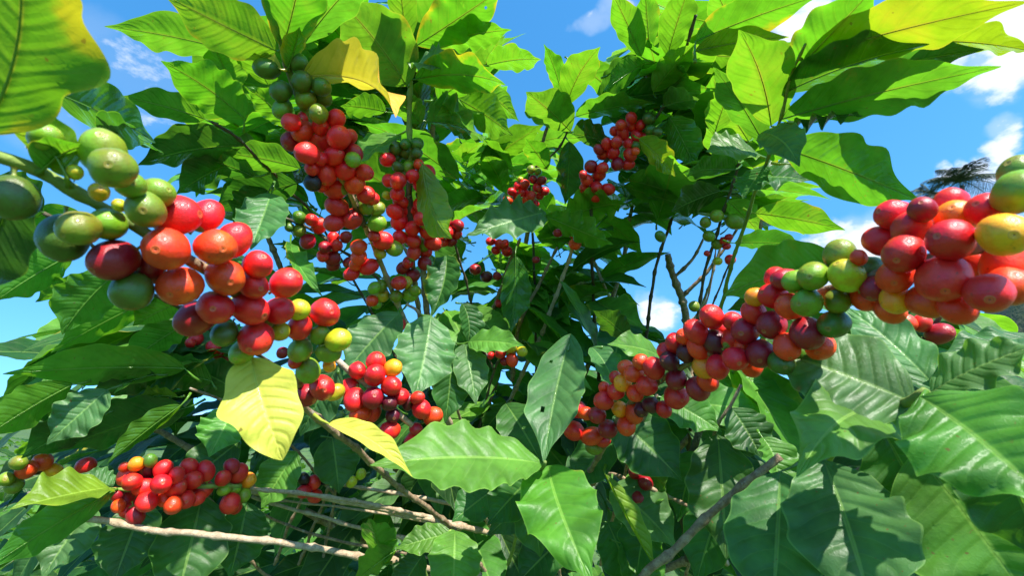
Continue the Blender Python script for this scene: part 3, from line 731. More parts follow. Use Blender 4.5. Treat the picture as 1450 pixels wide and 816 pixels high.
shoot('shoot with a broad dark green leaf lying under the long ripe branch', [(850, 800, .62), (880, 690, .50), (900, 620, .44), (930, 560, .42)], [
    (868, 590, .44, 966, 682, .40, 84, 18, 'd', 0, .08, .03, .12),
    (936, 562, .43, 1022, 612, .40, 54, 30, 'g'),
    (934, 504, .48, 860, 488, .45, 36, 45, 'g', 0, .12),
    (838, 492, .48, 872, 560, .44, 40, 30, 'k', 0, .12, .1, .4),
    (890, 480, .5, 840, 440, .5, 34, 140, 'd'),
    (870, 610, .46, 810, 700, .44, 56, 20, 'd'),
    (940, 570, .46, 1090, 585, .42, 58, 30, 'g'),
    (1000, 530, .48, 1095, 548, .46, 40, 40, 'b'),
    (1000, 600, .48, 1095, 640, .45, 56, 25, 'd'),
    (930, 640, .47, 905, 735, .45, 54, 20, 'g')], mat='b')
shoot('large near shoot of glossy wavy leaves filling the lower right corner', [(1010, 900, .50), (1120, 760, .34), (1180, 640, .27), (1240, 592, .235), (1290, 566, .21), (1310, 553, .203)], [
    (1296, 572, .215, 1092, 496, .250, 118, 35, 'k', 0, .10, .03, .1, .04, 4, {'puff': 2.4}),
    (1335, 560, .235, 1192, 432, .285, 62, 35, 'k', 0, .12, .0, .1, .09, 4, {'puff': 2.0}),
    (1302, 562, .200, 1500, 726, .150, 178, 20, 'g', .05, .05, .05, .12, .085, 3.6, {'puff': 1.8}),
    (1256, 586, .235, 1128, 676, .182, 112, 20, 'g', .05, .2, -.1, .12, .11, 2.3, {'lobe': 1.6}),
    (1296, 640, .235, 1470, 870, .200, 215, 8, 'g', 0, .06, .02, .1, .03, 3.5, {'puff': 1.6}),
    (1166, 652, .265, 1240, 880, .205, 155, 8, 'k', 0, .06, .02, .14, .03, 5, {'curl': .1, 'puff': 2.0}),
    (1104, 668, .290, 1092, 890, .225, 132, 14, 'k', 0, .06, .03, .15, .04, 4, {'puff': 2.2}),
    (1318, 556, .215, 1480, 486, .19, 60, 50, 'k', 0, .1, .0, .15, .06, 3.5),
    (1470, 478, .23, 1330, 506, .235, 38, 45, 'k', 0, .12, .0, .15, .06, 3.2),
    (1480, 505, .22, 1365, 516, .22, 30, 60, 'b', 0, .12, .0, .15, .05, 3),
    (1250, 610, .25, 1330, 760, .24, 120, 10, 'd'),
    (1400, 600, .2, 1480, 800, .2, 130, 10, 'd')], r0=.004, r1=.0022)
shoot('mid distance shoot with dull dark leaves left of the bare upright twig, lower right', [(960, 860, .60), (1000, 700, .46), (1012, 615, .41), (1035, 575, .40), (1050, 545, .40)], [
    (1016, 616, .41, 1028, 792, .36, 98, 12, 'd', 0, .06, {'holes': {(22, 11)}}),
    (1036, 578, .40, 1078, 648, .38, 64, 25, 'd'),
    (985, 640, .46, 960, 740, .44, 56, 20, 'd'),
    (1080, 620, .37, 1100, 690, .35, 50, 40, 'g', 0, .2, .1, .5),
    (1030, 690, .42, 985, 830, .40, 70, 20, 'd')], mat='b')
shoot('big near shoot of long sunlit leaves stretching across the upper right sky', [(1000, 520, .66), (1030, 400, .50), (1060, 300, .42), (1085, 230, .36), (1105, 165, .32), (1120, 110, .30), (1140, 60, .28)], [
    (985, 58, .36, 1165, -8, .30, 58, 150, 'b', .25, .08),
    (985, 72, .36, 1118, 52, .32, 36, 145, 'y', .1),
    (1118, 108, .30, 1244, -25, .24, 78, 160, 'b', .15, .08, .05, .1, .05, 4),
    (1140, 80, .29, 1456, 2, .21, 80, 145, 'y', -.05, .06, .0, .1, .04, 4),
    (1108, 132, .31, 1316, 62, .25, 56, 125, 'd', 0, .1, .0, .2, .04, 4),
    (1108, 168, .32, 1418, 94, .23, 72, 140, 'g', .05, .05, .0, .12, .05, 5),
    (1200, 112, .30, 1394, 70, .26, 48, 130, 'd'),
    (1300, 58, .28, 1470, 74, .24, 36, 120, 'y', -.1),
    (1092, 178, .33, 1046, 42, .27, 84, 165, 'b', .1, .1, .05, .25, .05, 4),
    (1012, 188, .40, 1036, 122, .36, 40, 160, 'b'),
    (1078, 188, .33, 1132, 236, .28, 52, 20, 'k', 0, .12, .1, .25),
    (1108, 178, .33, 1222, 164, .29, 28, 70, 'd', 0, .1, .0, .2, .12, 6),
    (1105, 208, .35, 1302, 284, .27, 82, 148, 'g', .12, .12, .05, .1, .04, 4),
    (1118, 232, .36, 1238, 268, .31, 36, 140, 'y', .1),
    (1085, 235, .36, 1052, 282, .36, 40, 50, 'd'),
    (1070, 215, .37, 1000, 215, .36, 40, 60, 'g'),
    (1080, 200, .36, 1010, 95, .32, 50, 150, 'g'),
    (1045, 60, .38, 1010, -20, .34, 46, 160, 'b')], r0=.003, r1=.0008)
shoot('stem with one large glowing leaf behind the green cherries of the right branch', [(1010, 560, .52), (1100, 460, .38), (1170, 390, .31), (1200, 365, .29)], [
    (1188, 372, .295, 1024, 420, .300, 80, 150, 'b', .05, .12, .05, .12, .03, 4),
    (1140, 420, .34, 1030, 440, .36, 44, 130, 'd')])
shoot('shoot of broad leaves with holes of sky around them, upper left beyond the green cherries', [(620, 620, .80), (480, 360, .60), (400, 260, .48), (345, 205, .42), (300, 172, .385)], [
    (62, 124, .36, 220, 202, .34, 74, 150, 'g', 0, .08),
    (290, 168, .39, 170, 136, .36, 40, 145, 'g'),
    (346, 168, .40, 228, 86, .34, 68, 155, 'b', .05, .1, .05, .15, .05, 5),
    (342, 76, .40, 148, 37, .33, 54, 140, 'g', 0, .08, .0, .2, .05, 4),
    (345, 206, .42, 195, 234, .38, 52, 125, 'd', 0, .12),
    (425, 238, .46, 314, 216, .42, 42, 140, 'g'),
    (140, 186, .36, 228, 216, .36, 36, 110, 'd', 0, .15),
    (360, 250, .45, 230, 205, .40, 46, 140, 'd'),
    (384, 274, .46, 355, 354, .41, 64, 18, 'k', 0, .08, .03, .2, .05, 5),
    (380, 270, .46, 330, 320, .45, 42, 130, 'd'),
    (420, 260, .48, 300, 300, .46, 60, 140, 'd'),
    (330, 230, .44, 250, 275, .42, 46, 130, 'd'),
    (330, 130, .41, 300, 60, .38, 50, 150, 'g'),
    (380, 120, .41, 320, 30, .36, 44, 150, 'b')], mat='d')
shoot('dark leafy shoot behind the big red bunch at the left edge', [(420, 600, .62), (300, 470, .50), (190, 400, .40), (110, 330, .36), (60, 300, .34)], [
    (112, 300, .37, -8, 346, .33, 44, 140, 'b'),
    (102, 360, .37, -8, 428, .33, 54, 145, 'g'),
    (168, 384, .38, 88, 474, .36, 66, 150, 'g', 0, .08, .05, .2, .05, 5),
    (130, 400, .38, 50, 428, .37, 34, 140, 'g'),
    (222, 420, .44, 72, 500, .40, 46, 150, 'b', .05),
    (250, 430, .45, 188, 462, .44, 44, 145, 'b', .2),
    (264, 458, .46, 176, 520, .44, 44, 140, 'g'),
    (60, 300, .34, -20, 250, .33, 50, 130, 'd')], mat='d')
shoot('leafy shoot spreading to the left edge under the patch of blue sky', [(520, 760, .72), (420, 640, .58), (330, 575, .50), (270, 550, .45)], [
    (262, 522, .45, 4, 530, .37, 58, 145, 'b', 0, .08),
    (102, 545, .40, -25, 622, .35, 54, 145, 'b'),
    (152, 552, .41, 66, 630, .38, 56, 28, 'k', 0, .1, .05, .2, .05, 5),
    (262, 578, .47, 66, 644, .42, 64, 140, 'd'),
    (256, 574, .44, 152, 657, .40, 30, 140, 'b', 0, .06, .0, .5, .05, 4),
    (252, 562, .46, 196, 562, .45, 32, 110, 'y', .1),
    (332, 574, .47, 296, 648, .43, 62, 18, 'g', 0, .1, .05, .2, .06, 5),
    (300, 540, .48, 210, 525, .46, 48, 140, 'g'),
    (345, 560, .50, 270, 520, .48, 54, 145, 'd'),
    (220, 530, .44, 130, 560, .42, 50, 140, 'd'),
    (120, 560, .42, 20, 600, .40, 48, 145, 'd'),
    (140, 590, .43, 30, 650, .40, 50, 140, 'd')], mat='b')
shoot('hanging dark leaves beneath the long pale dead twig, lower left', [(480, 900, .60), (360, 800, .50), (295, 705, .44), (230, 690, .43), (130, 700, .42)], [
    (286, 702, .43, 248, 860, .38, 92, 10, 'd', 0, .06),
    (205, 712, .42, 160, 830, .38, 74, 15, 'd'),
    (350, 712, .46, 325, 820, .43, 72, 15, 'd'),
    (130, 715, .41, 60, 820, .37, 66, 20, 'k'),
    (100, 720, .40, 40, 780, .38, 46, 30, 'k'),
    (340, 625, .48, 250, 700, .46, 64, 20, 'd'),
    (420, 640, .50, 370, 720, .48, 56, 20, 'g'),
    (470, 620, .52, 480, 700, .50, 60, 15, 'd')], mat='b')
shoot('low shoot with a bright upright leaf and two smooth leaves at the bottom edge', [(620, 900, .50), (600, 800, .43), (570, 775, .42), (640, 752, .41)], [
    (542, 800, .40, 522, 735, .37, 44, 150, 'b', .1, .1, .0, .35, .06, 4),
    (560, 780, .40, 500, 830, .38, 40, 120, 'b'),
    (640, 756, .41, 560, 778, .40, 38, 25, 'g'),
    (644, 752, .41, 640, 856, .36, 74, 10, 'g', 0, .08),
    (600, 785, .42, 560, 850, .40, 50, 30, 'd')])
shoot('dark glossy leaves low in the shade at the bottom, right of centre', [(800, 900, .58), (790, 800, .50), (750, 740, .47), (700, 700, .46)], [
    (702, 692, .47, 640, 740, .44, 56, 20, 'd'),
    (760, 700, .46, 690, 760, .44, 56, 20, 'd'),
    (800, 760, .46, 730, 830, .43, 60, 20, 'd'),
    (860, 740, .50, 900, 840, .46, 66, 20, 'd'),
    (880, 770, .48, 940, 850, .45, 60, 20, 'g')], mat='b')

# ------------------------------------------------------------------ bare twigs
GT = 'bare dead twigs'
def twig(label, stem, r0, r1, mat='p', more=(), kink=.0):
    return Branch('bare_twig', label, 'twig', stem, r0, r1, mat, GT, .038, kink, more)
twig('long pale dead twig stretching across below the low bunch of red cherries', [(680, 815, .50), (600, 804, .45), (520, 789, .41), (430, 773, .39), (340, 762, .38), (215, 752, .37), (150, 737, .365), (123, 734, .36)], .0030, .0024)
twig('brown broken twig slanting up out of the bottom edge, before the dark leaves at right', [(840, 900, .37), (910, 818, .34), (950, 783, .335), (1010, 726, .33), (1060, 681, .325), (1105, 645, .32)], .0032, .0026, 'b')
twig('upper horizontal dry stick, thin and grey, topmost of the dead sticks', [(700, 725, .60), (655, 716, .58), (530, 694, .55), (440, 682, .53), (362, 676, .52)], .0026, .0018)
twig('lower dry stick sagging under the others from left to right', [(680, 792, .60), (618, 774, .56), (518, 750, .53), (430, 726, .51), (356, 703, .50)], .0024, .0018)
twig('hair thin grey stick lying between the two thicker dry sticks', [(672, 752, .60), (600, 738, .57), (500, 722, .54), (420, 712, .52), (358, 699, .50)], .0016, .0011)
twig('dry stick lowest of the bundle, rising to the right behind the bright upright leaf', [(660, 800, .62), (560, 782, .58), (470, 764, .56), (400, 742, .55), (366, 726, .54)], .002, .0014, 'b')
twig('thin crossing twig, the steepest leaning one left of the three', [(388, 800, .60), (405, 755, .58), (424, 714, .57), (432, 690, .56)], .0020, .0016, 'b')
twig('thin crossing twig standing in the middle of the three leaning ones', [(424, 800, .60), (442, 752, .58), (458, 712, .57), (465, 690, .56)], .0020, .0016, 'b')
twig('thin crossing twig nearest to upright, rightmost of the three leaning ones', [(455, 810, .60), (466, 750, .58), (475, 698, .57), (478, 670, .56)], .0020, .0016, 'b')
twig('stout lichen crusted bare branch standing against the sky gap, forked near its top', [(985, 640, .95), (972, 480, .90), (964, 422, .88), (950, 384, .87), (946, 360, .86)], .0085, .006, 'b', kink=.004,
    more=[([(964, 422, .88), (980, 405, .87), (1005, 380, .86), (1040, 330, .84), (1048, 310, .83)], .004, .002, 'b'), ([(953, 392, .87), (975, 375, .86), (985, 362, .86), (1000, 330, .85)], .0035, .0018, 'b'), ([(970, 460, .89), (990, 440, .88), (1006, 395, .86), (1020, 350, .85)], .0035, .0016, 'p')])
twig('slim dark upright stem rising left of the sky gap', [(905, 560, .78), (916, 470, .72), (928, 384, .68), (948, 320, .66), (962, 282, .65), (975, 240, .63)], .0030, .0018, 'd')
twig('curving pale stem behind the leaf, left of the slim dark upright stem', [(900, 520, .76), (886, 477, .74), (868, 430, .72), (852, 397, .71), (838, 358, .70)], .0034, .002, 'p')
twig('short pale stem leaning behind the dark cherries, left of the picture centre', [(640, 560, .60), (606, 500, .58), (592, 440, .56), (584, 380, .54), (560, 330, .53)], .0034, .002, 'b')
twig('broken grey stick in the shade under the broad leaf, lower right', [(1030, 800, .48), (1002, 748, .46), (950, 708, .45), (918, 690, .45)], .003, .002, 'p')
twig('splintered bark strip hanging beside the low dull leaves, lower right', [(1005, 560, .52), (985, 640, .50), (968, 700, .49), (975, 800, .48)], .0042, .003, 'd', kink=.006)

# ------------------------------------------------------------------ the bush behind: trunk, limbs and inner leaves
base = at(665, 816, .80); base = Vector((base.x - .02, base.y + .06, 0))
bush = thing('coffee_bush', 'tall leafy coffee bush whose brown trunk and shaded inner leaves fill the middle', 'coffee bush', base)
troot = [base, base.lerp(at(668, 816, .82), .5) + Vector((.01, 0, 0)), at(668, 816, .82), at(655, 760, .80), at(640, 690, .79), at(650, 560, .80), at(665, 430, .82)]
stem_mesh('trunk', troot, .022, .007, M_BARK, bush, .06, .003)
for pts in ([(668, 830, .82), (700, 740, .76), (760, 640, .76), (830, 520, .78), (880, 380, .80), (900, 260, .80)],
            [(655, 790, .80), (560, 660, .76), (470, 520, .72), (400, 380, .68), (340, 240, .62)],
            [(668, 850, .82), (800, 760, .74), (960, 640, .72), (1060, 480, .70), (1080, 300, .60)],
            [(660, 840, .82), (540, 780, .72), (360, 690, .64), (200, 600, .58), (60, 560, .52)],
            [(650, 700, .80), (620, 560, .78), (600, 380, .74), (610, 200, .66), (620, 90, .60)],
            [(668, 860, .82), (900, 820, .66), (1120, 720, .52), (1300, 620, .42)],
            [(650, 700, .80), (700, 540, .84), (740, 380, .88), (760, 240, .86), (780, 160, .8)],
            [(640, 690, .79), (630, 600, .72), (650, 650, .70)]):
    stem_mesh('limb', [at(*p) for p in pts], .0075, .0028, M_BARK, bush, .05, .004)

def inside(x, y, P):
    c = False
    for i in range(len(P)):
        (x1, y1), (x2, y2) = P[i - 1], P[i]
        if (y1 > y) != (y2 > y) and x < (x2 - x1) * (y - y1) / (y2 - y1) + x1: c = not c
    return c
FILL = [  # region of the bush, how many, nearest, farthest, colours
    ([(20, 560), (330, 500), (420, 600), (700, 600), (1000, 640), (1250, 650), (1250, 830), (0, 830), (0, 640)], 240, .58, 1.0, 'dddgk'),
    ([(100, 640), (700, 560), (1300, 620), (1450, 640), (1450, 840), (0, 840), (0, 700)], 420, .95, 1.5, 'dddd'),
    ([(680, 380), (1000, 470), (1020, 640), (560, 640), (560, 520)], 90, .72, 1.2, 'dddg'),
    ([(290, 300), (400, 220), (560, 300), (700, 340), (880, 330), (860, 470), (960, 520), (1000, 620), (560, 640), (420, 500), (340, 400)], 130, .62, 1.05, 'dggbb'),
    ([(290, 60), (420, 30), (640, 60), (650, 180), (560, 280), (400, 300), (230, 250), (300, 180)], 105, .52, .9, 'dggb'),
    ([(950, 80), (1060, 130), (1080, 250), (1000, 290), (900, 310), (860, 250), (900, 150)], 70, .56, .9, 'dggb'),
    ([(1000, 590), (1450, 590), (1450, 830), (1000, 830)], 45, .50, .9, 'ddg'),
    ([(610, 215), (790, 200), (800, 300), (620, 310)], 90, .85, 1.3, 'bbg'),
    ([(640, 60), (700, 80), (690, 150), (640, 160)], 12, .62, .8, 'bg'),
    ([(60, 470), (280, 450), (330, 540), (60, 560)], 40, .46, .75, 'gbd'),
    ([(1040, 280), (1100, 260), (1110, 300), (1060, 320)], 8, .6, .75, 'gb'),
    ([(330, 0), (640, 0), (660, 200), (560, 260), (430, 280), (330, 200)], 60, .48, .75, 'gbb'),
    ([(880, 20), (1010, 20), (1090, 150), (1090, 280), (1000, 300), (880, 300), (830, 200)], 60, .52, .8, 'gbb'),
    ([(640, 290), (1000, 280), (880, 400), (880, 460), (660, 470)], 30, .62, .85, 'gbb'),
    ([(1040, 500), (1330, 440), (1450, 500), (1450, 600), (1040, 600)], 45, .40, .8, 'dgb'),
    ([(690, 330), (880, 330), (880, 420), (690, 480)], 36, .68, 1.0, 'gb'),
]
LIT = [at(716, 312, .59), at(740, 305, .6), at(650, 655, .32), at(590, 655, .31), at(800, 720, .32), at(820, 770, .30), at(385, 580, .21), at(1380, 640, .17), at(1200, 660, .2), at(1200, 530, .23), at(1170, 740, .24), at(1000, 490, .27), at(1100, 470, .24), at(900, 550, .34),
       at(840, 600, .37), at(540, 550, .34), at(600, 500, .40), at(790, 560, .39), at(230, 690, .37), at(270, 690, .37), at(440, 460, .24), at(450, 220, .34), at(470, 280, .36), at(90, 710, .34), at(200, 740, .38), at(640, 790, .38), at(400, 780, .39), at(1010, 725, .33)]
def shades(p):
    for q in LIT:
        v = p - q; s = v.dot(SUN)
        if s > 0 and (v - SUN * s).length < .065: return True
    return False
KEEP = [(870, 215, 85, .62), (845, 262, 60, .62), (748, 270, 65, .76), (583, 290, 90, .48), (440, 200, 90, .40), (500, 320, 80, .44), (450, 340, 60, .52), (633, 325, 50, .68), (1018, 335, 95, .62), (700, 360, 60, .78), (814, 340, 40, .68), (720, 497, 40, .64), (905, 690, 60, .50),
        (760, 420, 60, .72), (960, 410, 70, .95), (715, 310, 60, .64), (824, 315, 70, .62), (700, 690, 90, .40), (560, 400, 70, .50), (450, 690, 80, .62), (560, 720, 80, .62)]
def covers(x, y, dd):
    return any(dd < k[3] and math.hypot(x - k[0], y - k[1]) < k[2] for k in KEEP)
cand = []
for P, n, d0, d1, cols in FILL:
    xs = [p[0] for p in P]; ys = [p[1] for p in P]
    k = 0; tries = 0
    while k < n and tries < n * 3:
        tries += 1
        x, y = rng.uniform(min(xs), max(xs)), rng.uniform(min(ys), max(ys))
        if not inside(x, y, P): continue
        dd = rng.uniform(d0, d1)
        if shades(at(x, y, dd)) or covers(x, y, dd): continue
        k += 1
        cand.append((dd, x, y, rng.choice(cols)))
cand.sort()
mass = ([], [], [], [])
for idx, (d, x, y, c) in enumerate(cand):
    p = at(x, y, d)
    az = math.atan2(p.y - base.y, p.x - base.x + .001) + rng.gauss(0, .75)
    t = Vector((math.cos(az), math.sin(az), rng.uniform(-.75, .35) if y < 450 else rng.uniform(-1.5, .1))).normalized()
    L = rng.uniform(.10, .155)
    nr = (Vector((0, 0, 1)) + Vector((rng.uniform(-.7, .7), rng.uniform(-.8, .5) if y < 450 else rng.uniform(-1.5, -.2), 0)))
    P0 = p - t * L * .5; P2 = p + t * L * .5
    pet = P0 - t * .015 - Vector((0, 0, .006))
    near = idx < 100
    V, Fc, U = leaf_shape(P0, P2, L * rng.uniform(.36, .46), nr.normalized(), rng.uniform(.04, .16), rng.uniform(-.08, .08), rng.uniform(.08, .35), rng.uniform(.015, .038), rng.uniform(3.0, 5.0), rng.randrange(9999),
                           24 if near else 18, 5 if near else 4, rng.uniform(-.3, .3), pet, 1.0, rng.uniform(0, .12))
    bcol = LC[c]; j = rng.uniform(.45, .95) if y > 540 else rng.uniform(.75, 1.25); h = rng.uniform(.8, 1.15)  # lower inner leaves painted darker, standing in for shade in the gaps
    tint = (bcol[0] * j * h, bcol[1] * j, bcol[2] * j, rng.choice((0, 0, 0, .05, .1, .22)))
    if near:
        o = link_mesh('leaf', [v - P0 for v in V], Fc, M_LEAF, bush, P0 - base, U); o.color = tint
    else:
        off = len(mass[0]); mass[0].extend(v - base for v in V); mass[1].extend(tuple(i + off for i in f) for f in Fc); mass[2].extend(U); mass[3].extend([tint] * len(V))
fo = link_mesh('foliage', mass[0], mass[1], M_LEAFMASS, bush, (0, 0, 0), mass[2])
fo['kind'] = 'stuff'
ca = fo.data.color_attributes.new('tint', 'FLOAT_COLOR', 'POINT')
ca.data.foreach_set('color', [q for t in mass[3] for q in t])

# ------------------------------------------------------------------ the next row of the plantation
def row_bush(loc, hgt, wid, label, sd):
    r = random.Random(sd)
    o = thing('coffee_bush', label, 'coffee bush', loc, 'coffee bushes in the row behind')
    V, Fc, U = tube_data(catmull([Vector((0, 0, 0)), Vector((.03, .02, hgt * .4)), Vector((-.02, 0, hgt * .85))], 8), [.03 * (1 - .7 * i / 17) for i in range(17)], 8)
    link_mesh('trunk', V, Fc, M_BARK, o, (0, 0, 0), U)
    V, Fc, U, T_ = [], [], [], []
    for i in range(520):
        az = r.uniform(0, 6.283); z = hgt * (.12 + .88 * r.random() ** .8)
        rad = wid * (1.0 - .55 * (z / hgt) ** 2) * r.uniform(.35, 1.0)
        p = Vector((math.cos(az) * rad, math.sin(az) * rad, z))
        t = Vector((math.cos(az + r.uniform(-.9, .9)), math.sin(az + r.uniform(-.9, .9)), r.uniform(-.7, .3))).normalized()
        L = r.uniform(.11, .17)
        v, f, u = leaf_shape(p, p + t * L, L * .42, (Vector((0, 0, 1)) + Vector((r.uniform(-.5, .5), r.uniform(-.5, .5), 0))).normalized(), .1, 0, .2, .05, 4, r.randrange(9999), 10, 2, 0, None, 1.0, .08)
        off = len(V); V += v; Fc += [tuple(k + off for k in q) for q in f]; U += u
        b = LC[r.choice('dgggb')]; j = r.uniform(.5, 1.0)
        T_ += [(b[0] * j, b[1] * j, b[2] * j, r.choice((0, 0, .1)))] * len(v)
    cr = link_mesh('crown', V, Fc, M_LEAFMASS, o, (0, 0, 0), U)
    ca = cr.data.color_attributes.new('tint', 'FLOAT_COLOR', 'POINT')
    ca.data.foreach_set('color', [q for t in T_ for q in t])
row_bush((-2.5, 3.0, 0), 1.2, .7, 'coffee bush of the row behind, seen through gaps at the lower left edge', 21)
row_bush((-3.9, 3.4, 0), 1.4, .8, 'coffee bush of the row behind, at the far left edge', 26)
row_bush((-1.15, 2.7, 0), 1.28, .8, 'coffee bush of the row behind, seen between the dead sticks', 22)
row_bush((.3, 2.6, 0), 1.3, .8, 'coffee bush of the row behind, hidden mostly by the central leaves', 23)
row_bush((1.6, 2.8, 0), 1.28, .8, 'coffee bush of the row behind, glimpsed under the long ripe branch', 24)
row_bush((3.2, 3.3, 0), 1.1, .8, 'coffee bush of the row behind, low at the right edge', 25)

# ------------------------------------------------------------------ far things
M_GRASS = plain_material('meadow_grass', (.075, .15, .022, 1), (.035, .075, .014, 1), .8, .9, .6, .1)
M_HILL = plain_material('dry_hill', (.17, .115, .075, 1), (.05, .075, .025, 1), .16, .9, .5, .5)
M_FROND = plain_material('palm_frond', (.06, .085, .05, 1), (.035, .055, .035, 1), 2.0, .6)
M_PTRUNK = plain_material('palm_trunk_bark', (.22, .18, .14, 1), (.12, .10, .08, 1), 3.0, .9)
M_TREE = plain_material('tree_foliage', (.045, .095, .02, 1), (.02, .05, .012, 1), .9, .7)
n = 60; V = []; Fc = []
for i in range(n + 1):
    for j in range(n + 1):
        x = ((i / n) * 2 - 1); y = ((j / n) * 2 - 1)
        X, Y = math.copysign(abs(x) ** 2.6, x) * 3000, math.copysign(abs(y) ** 2.6, y) * 3000
        V.append((X, Y, .10 * noise.noise(Vector((X * .2, Y * .2, 0))) * min(1, (abs(X) + abs(Y)) / 20)))
for i in range(n):
    for j in range(n):
        a = i * (n + 1) + j; Fc.append((a, a + n + 1, a + n + 2, a + 1))
gr = link_mesh('ground', V, Fc, M_GRASS); gr['kind'] = 'structure'
def hill_z(X, Y):
    x, y = (X - 97) / 40, (Y - 56) / 40
    return max(0, 1 - x * x - y * y) ** 1.2 * (36 + 5.0 * noise.noise(Vector((x * 4, y * 4, 1)))) - .3
V = []; Fc = []; n = 48
for i in range(n + 1):
    for j in range(n + 1):
        X, Y = 97 + (i / n * 2 - 1) * 40, 56 + (j / n * 2 - 1) * 40
        V.append((X, Y, hill_z(X, Y)))
for i in range(n):
    for j in range(n):
        a = i * (n + 1) + j; Fc.append((a, a + n + 1, a + n + 2, a + 1))
hl = link_mesh('hill', V, Fc, M_HILL); hl['kind'] = 'structure'

def palm(px, py, d, Rr, label, sd, nf=24):
    r = random.Random(sd)
    top = at(px, py, d)
    o = thing('palm_tree', label, 'palm tree', (top.x - 1.2, top.y + .3, 0), 'distant palms')
    L0 = o.location
    path = catmull([Vector((0, 0, 0)), Vector((-.1, 0, top.z * .4)), top - L0 - Vector((0, 0, .3))], 14)
    V, Fc, U = tube_data(path, [.17 - .07 * i / len(path) + (.012 if i % 2 else 0) for i in range(len(path))], 12)
    link_mesh('trunk', V, Fc, M_PTRUNK, o, (0, 0, 0), U)
    for k in range(nf):
        az = 2.4 * k + r.uniform(-.2, .2); el = R(r.uniform(-15, 80))
        dr = Vector((math.cos(az), math.sin(az), 0))
        ln = Rr * r.uniform(.85, 1.15)
        pts = []
        for i in range(13):
            s = i / 12
            pts.append(top - L0 + dr * (math.cos(el) * ln * s) + Vector((0, 0, math.sin(el) * ln * s - ln * .5 * s * s)))
        V, Fc, U = tube_data(pts, [.030 * (1 - .85 * i / 12) for i in range(13)], 5)
        for i in range(1, 39):
            s = i / 39 * 12; a = int(s); q = pts[a].lerp(pts[min(12, a + 1)], s - a)
            T = (pts[min(12, a + 1)] - pts[max(0, a)]).normalized() if a < 12 else (pts[12] - pts[11]).normalized()
            S = T.cross(Vector((0, 0, 1))); S = S.normalized() if S.length > .01 else Vector((1, 0, 0))
            ll = ln * .30 * math.sin(math.pi * (.12 + .82 * i / 39))
            for sg in (-1, 1):
                tip = q + S * sg * ll * .8 + T * ll * .45 - Vector((0, 0, ll * r.uniform(.25, .7)))
                wv = T * .016
                b0 = len(V); V += [q - wv, q + wv, q.lerp(tip, .5) + wv * .9, tip, q.lerp(tip, .5) - wv * .9]
                Fc.append((b0, b0 + 1, b0 + 2, b0 + 3, b0 + 4)); U += [(0, 0)] * 5
        link_mesh('frond', V, Fc, M_FROND, o, (0, 0, 0), U)
palm(1360, 256, 26, 2.1, 'distant dark palm with a full round crown, the taller of two against the clouds', 3)
palm(1318, 274, 29, 1.6, 'distant palm with a smaller lower crown, left of the taller palm', 9, 18)

def tree(px, d, hgt, wid, label, sd):
    r = random.Random(sd)
    c = at(px, 470, d)
    o = thing('broadleaf_tree', label, 'tree', (c.x, c.y, hill_z(c.x, c.y) - .1), 'distant trees')
    path = catmull([Vector((0, 0, 0)), Vector((.1, 0, hgt * .3)), Vector((0, .1, hgt * .75))], 8)
    V, Fc, U = tube_data(path, [.28 * (1 - .7 * i / len(path)) for i in range(len(path))], 9)
    tr = link_mesh('trunk', V, Fc, M_PTRUNK, o, (0, 0, 0), U)
    V = []; Fc = []
    cl = [(Vector((r.uniform(-1, 1) * wid, r.uniform(-1, 1) * wid, hgt * r.uniform(.3, .95))), r.uniform(.3, .55) * wid) for _ in range(16)]
    for i in range(5200):
        cc, rr = cl[i % len(cl)]
        v = Vector((r.gauss(0, 1), r.gauss(0, 1), r.gauss(0, 1))).normalized() * rr * r.uniform(.5, 1.05)
        p = cc + Vector((v.x, v.y, v.z * .75))
        a = Vector((r.gauss(0, 1), r.gauss(0, 1), r.gauss(0, .6))).normalized() * r.uniform(.09, .2)
        b_ = a.orthogonal().normalized() * a.length * .5
        k = len(V); V += [p - a, p + b_, p + a, p - b_]; Fc.append((k, k + 1, k + 2, k + 3))
    link_mesh('crown', V, Fc, M_TREE, o, smooth=False)
tree(1412, 88, 6.5, 4.0, 'dark rounded tree on the dry hill at the right edge below the palms', 4)
tree(1468, 84, 7.0, 4.2, 'hill tree partly cut by the right edge', 5)
tree(1378, 84, 5.0, 3.6, 'low spreading hill tree seen under the near orange cherries', 6)

# ------------------------------------------------------------------ sky and sun
w = bpy.data.worlds.new('World'); scene.world = w; w.use_nodes = True
nt = w.node_tree; nt.nodes.clear(); g = G(nt)
wo = g.n('ShaderNodeOutputWorld'); bg = g.n('ShaderNodeBackground'); nt.links.new(bg.outputs[0], wo.inputs[0])
sk = g.n('ShaderNodeTexSky', sky_type='NISHITA'); sk.sun_disc = False
elv = math.asin(SUN.z); sk.sun_elevation = elv; sk.sun_rotation = math.atan2(SUN.x, SUN.y)
sk.air_density = 1.0; sk.dust_density = .3; sk.ozone_density = 2.0
sv = g.n('ShaderNodeTexCoord').outputs['Generated']
g.put(sk.inputs[0], g.vm('NORMALIZE', g.vm('ADD', sv, (0, 0, .22))))
hs = g.n('ShaderNodeHueSaturation'); hs.inputs['Saturation'].default_value = SKY_SAT; hs.inputs['Value'].default_value = SKY_VAL; hs.inputs['Hue'].default_value = SKY_HUE
nt.links.new(sk.outputs[0], hs.inputs['Color'])
dirv = g.n('ShaderNodeTexCoord').outputs['Generated']
wn = g.n('ShaderNodeTexNoise'); nt.links.new(dirv, wn.inputs['Vector']); wn.inputs['Scale'].default_value = 7.0; wn.inputs['Detail'].default_value = 5
wdir = g.vm('ADD', dirv, g.vm('SCALE', g.vm('SUBTRACT', wn.outputs['Color'], (.5, .5, .5)), scale=.16))
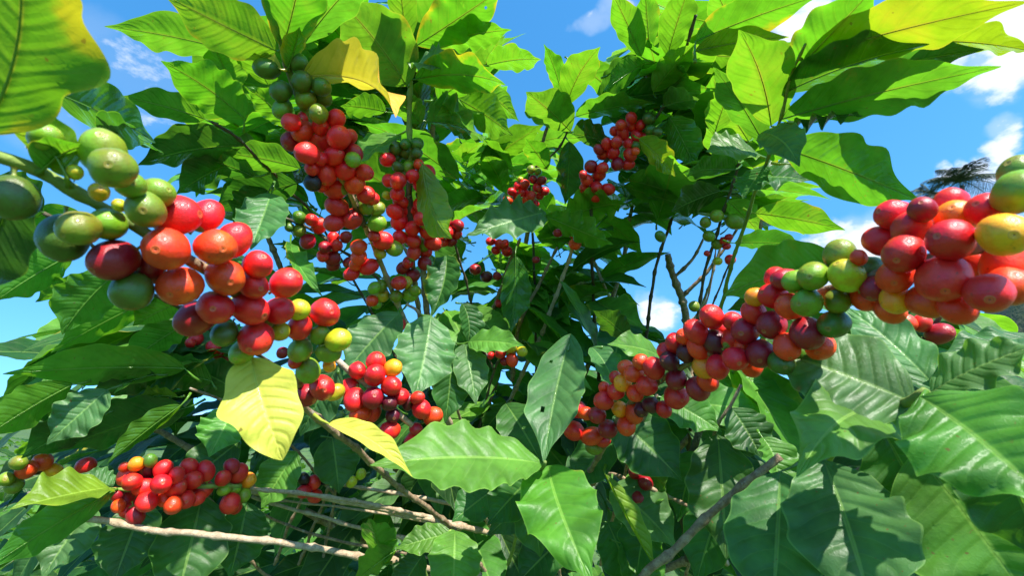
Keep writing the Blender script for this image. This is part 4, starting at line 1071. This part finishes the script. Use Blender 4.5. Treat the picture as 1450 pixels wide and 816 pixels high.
sepd = g.n('ShaderNodeSeparateXYZ'); nt.links.new(dirv, sepd.inputs[0])
n1 = g.noise(g.vm('MULTIPLY', dirv, (1.0, 1.0, 1.8)), 9.0, 9, .62); n2 = g.noise(dirv, 2.6, 5, .6)
mask = None
CL = [(1235, 350, 40, 1.0), (1200, 385, 40, .85), (1120, 22, 36, .95), (1080, 35, 24, .9), (1330, 66, 24, .7), (1420, 55, 30, .8), (1445, 150, 14, .7), (1425, 185, 12, .66), (1395, 212, 11, .66), (1360, 225, 11, .64), (1325, 238, 11, .6), (1440, 235, 22, .75), (1400, 285, 26, .66), (838, 38, 16, .62), (866, 14, 18, .66), (930, 440, 26, .95), (640, 500, 30, .8),
      (90, 635, 34, .95), (210, 625, 36, .95), (340, 640, 40, .95), (90, 30, 40, .46), (200, 110, 50, .4), (60, 175, 34, .43), (480, 10, 34, .55)]
for (x, y, rr, s) in CL:
    dv = (at(x, y, 1.0) - CAM).normalized()
    ang = math.atan(rr / F * 1.0)
    dt = g.vm('DOT_PRODUCT', g.vm('NORMALIZE', wdir), tuple(dv))
    m_ = g.ss(dt, math.cos(ang * 1.7), math.cos(ang * .25), 0.0, s)
    mask = m_ if mask is None else g.m('MAXIMUM', mask, m_)
hz = g.ss(sepd.outputs[2], .0, -.06, 0.0, .7)
mask = g.m('MAXIMUM', mask, hz)
far = g.ss(n2, .56, .72, 0.0, .5)
cf = g.ss(g.m('ADD', mask, g.m('MULTIPLY', g.m('SUBTRACT', n1, .5), 2.2)), .38, .95)
cf = g.m('MAXIMUM', cf, g.m('MULTIPLY', g.ss(mask, .2, .9, 0, .35), 1.0))
col = g.mix(cf, hs.outputs[0], CLOUD)
g.put(bg.inputs[0], col)
bg.inputs[1].default_value = SKY_STR

sl = bpy.data.lights.new('sun', 'SUN'); so = bpy.data.objects.new('sun', sl); COL.objects.link(so)
sl.energy = SUN_E; sl.angle = R(.53); sl.color = (1.0, .955, .88)
so.rotation_euler = SUN.to_track_quat('Z', 'Y').to_euler()
so.location = (0, 0, 10)

vs = scene.view_settings
vs.view_transform = 'Standard'; vs.look = 'None'; vs.gamma = 1; vs.exposure = EXPO; vs.use_curve_mapping = False
cy = scene.cycles
cy.use_denoising = True
cy.max_bounces = 10; cy.diffuse_bounces = 5; cy.transmission_bounces = 6; cy.glossy_bounces = 3
cy.caustics_reflective = False; cy.caustics_refractive = False
cy.sample_clamp_indirect = 6
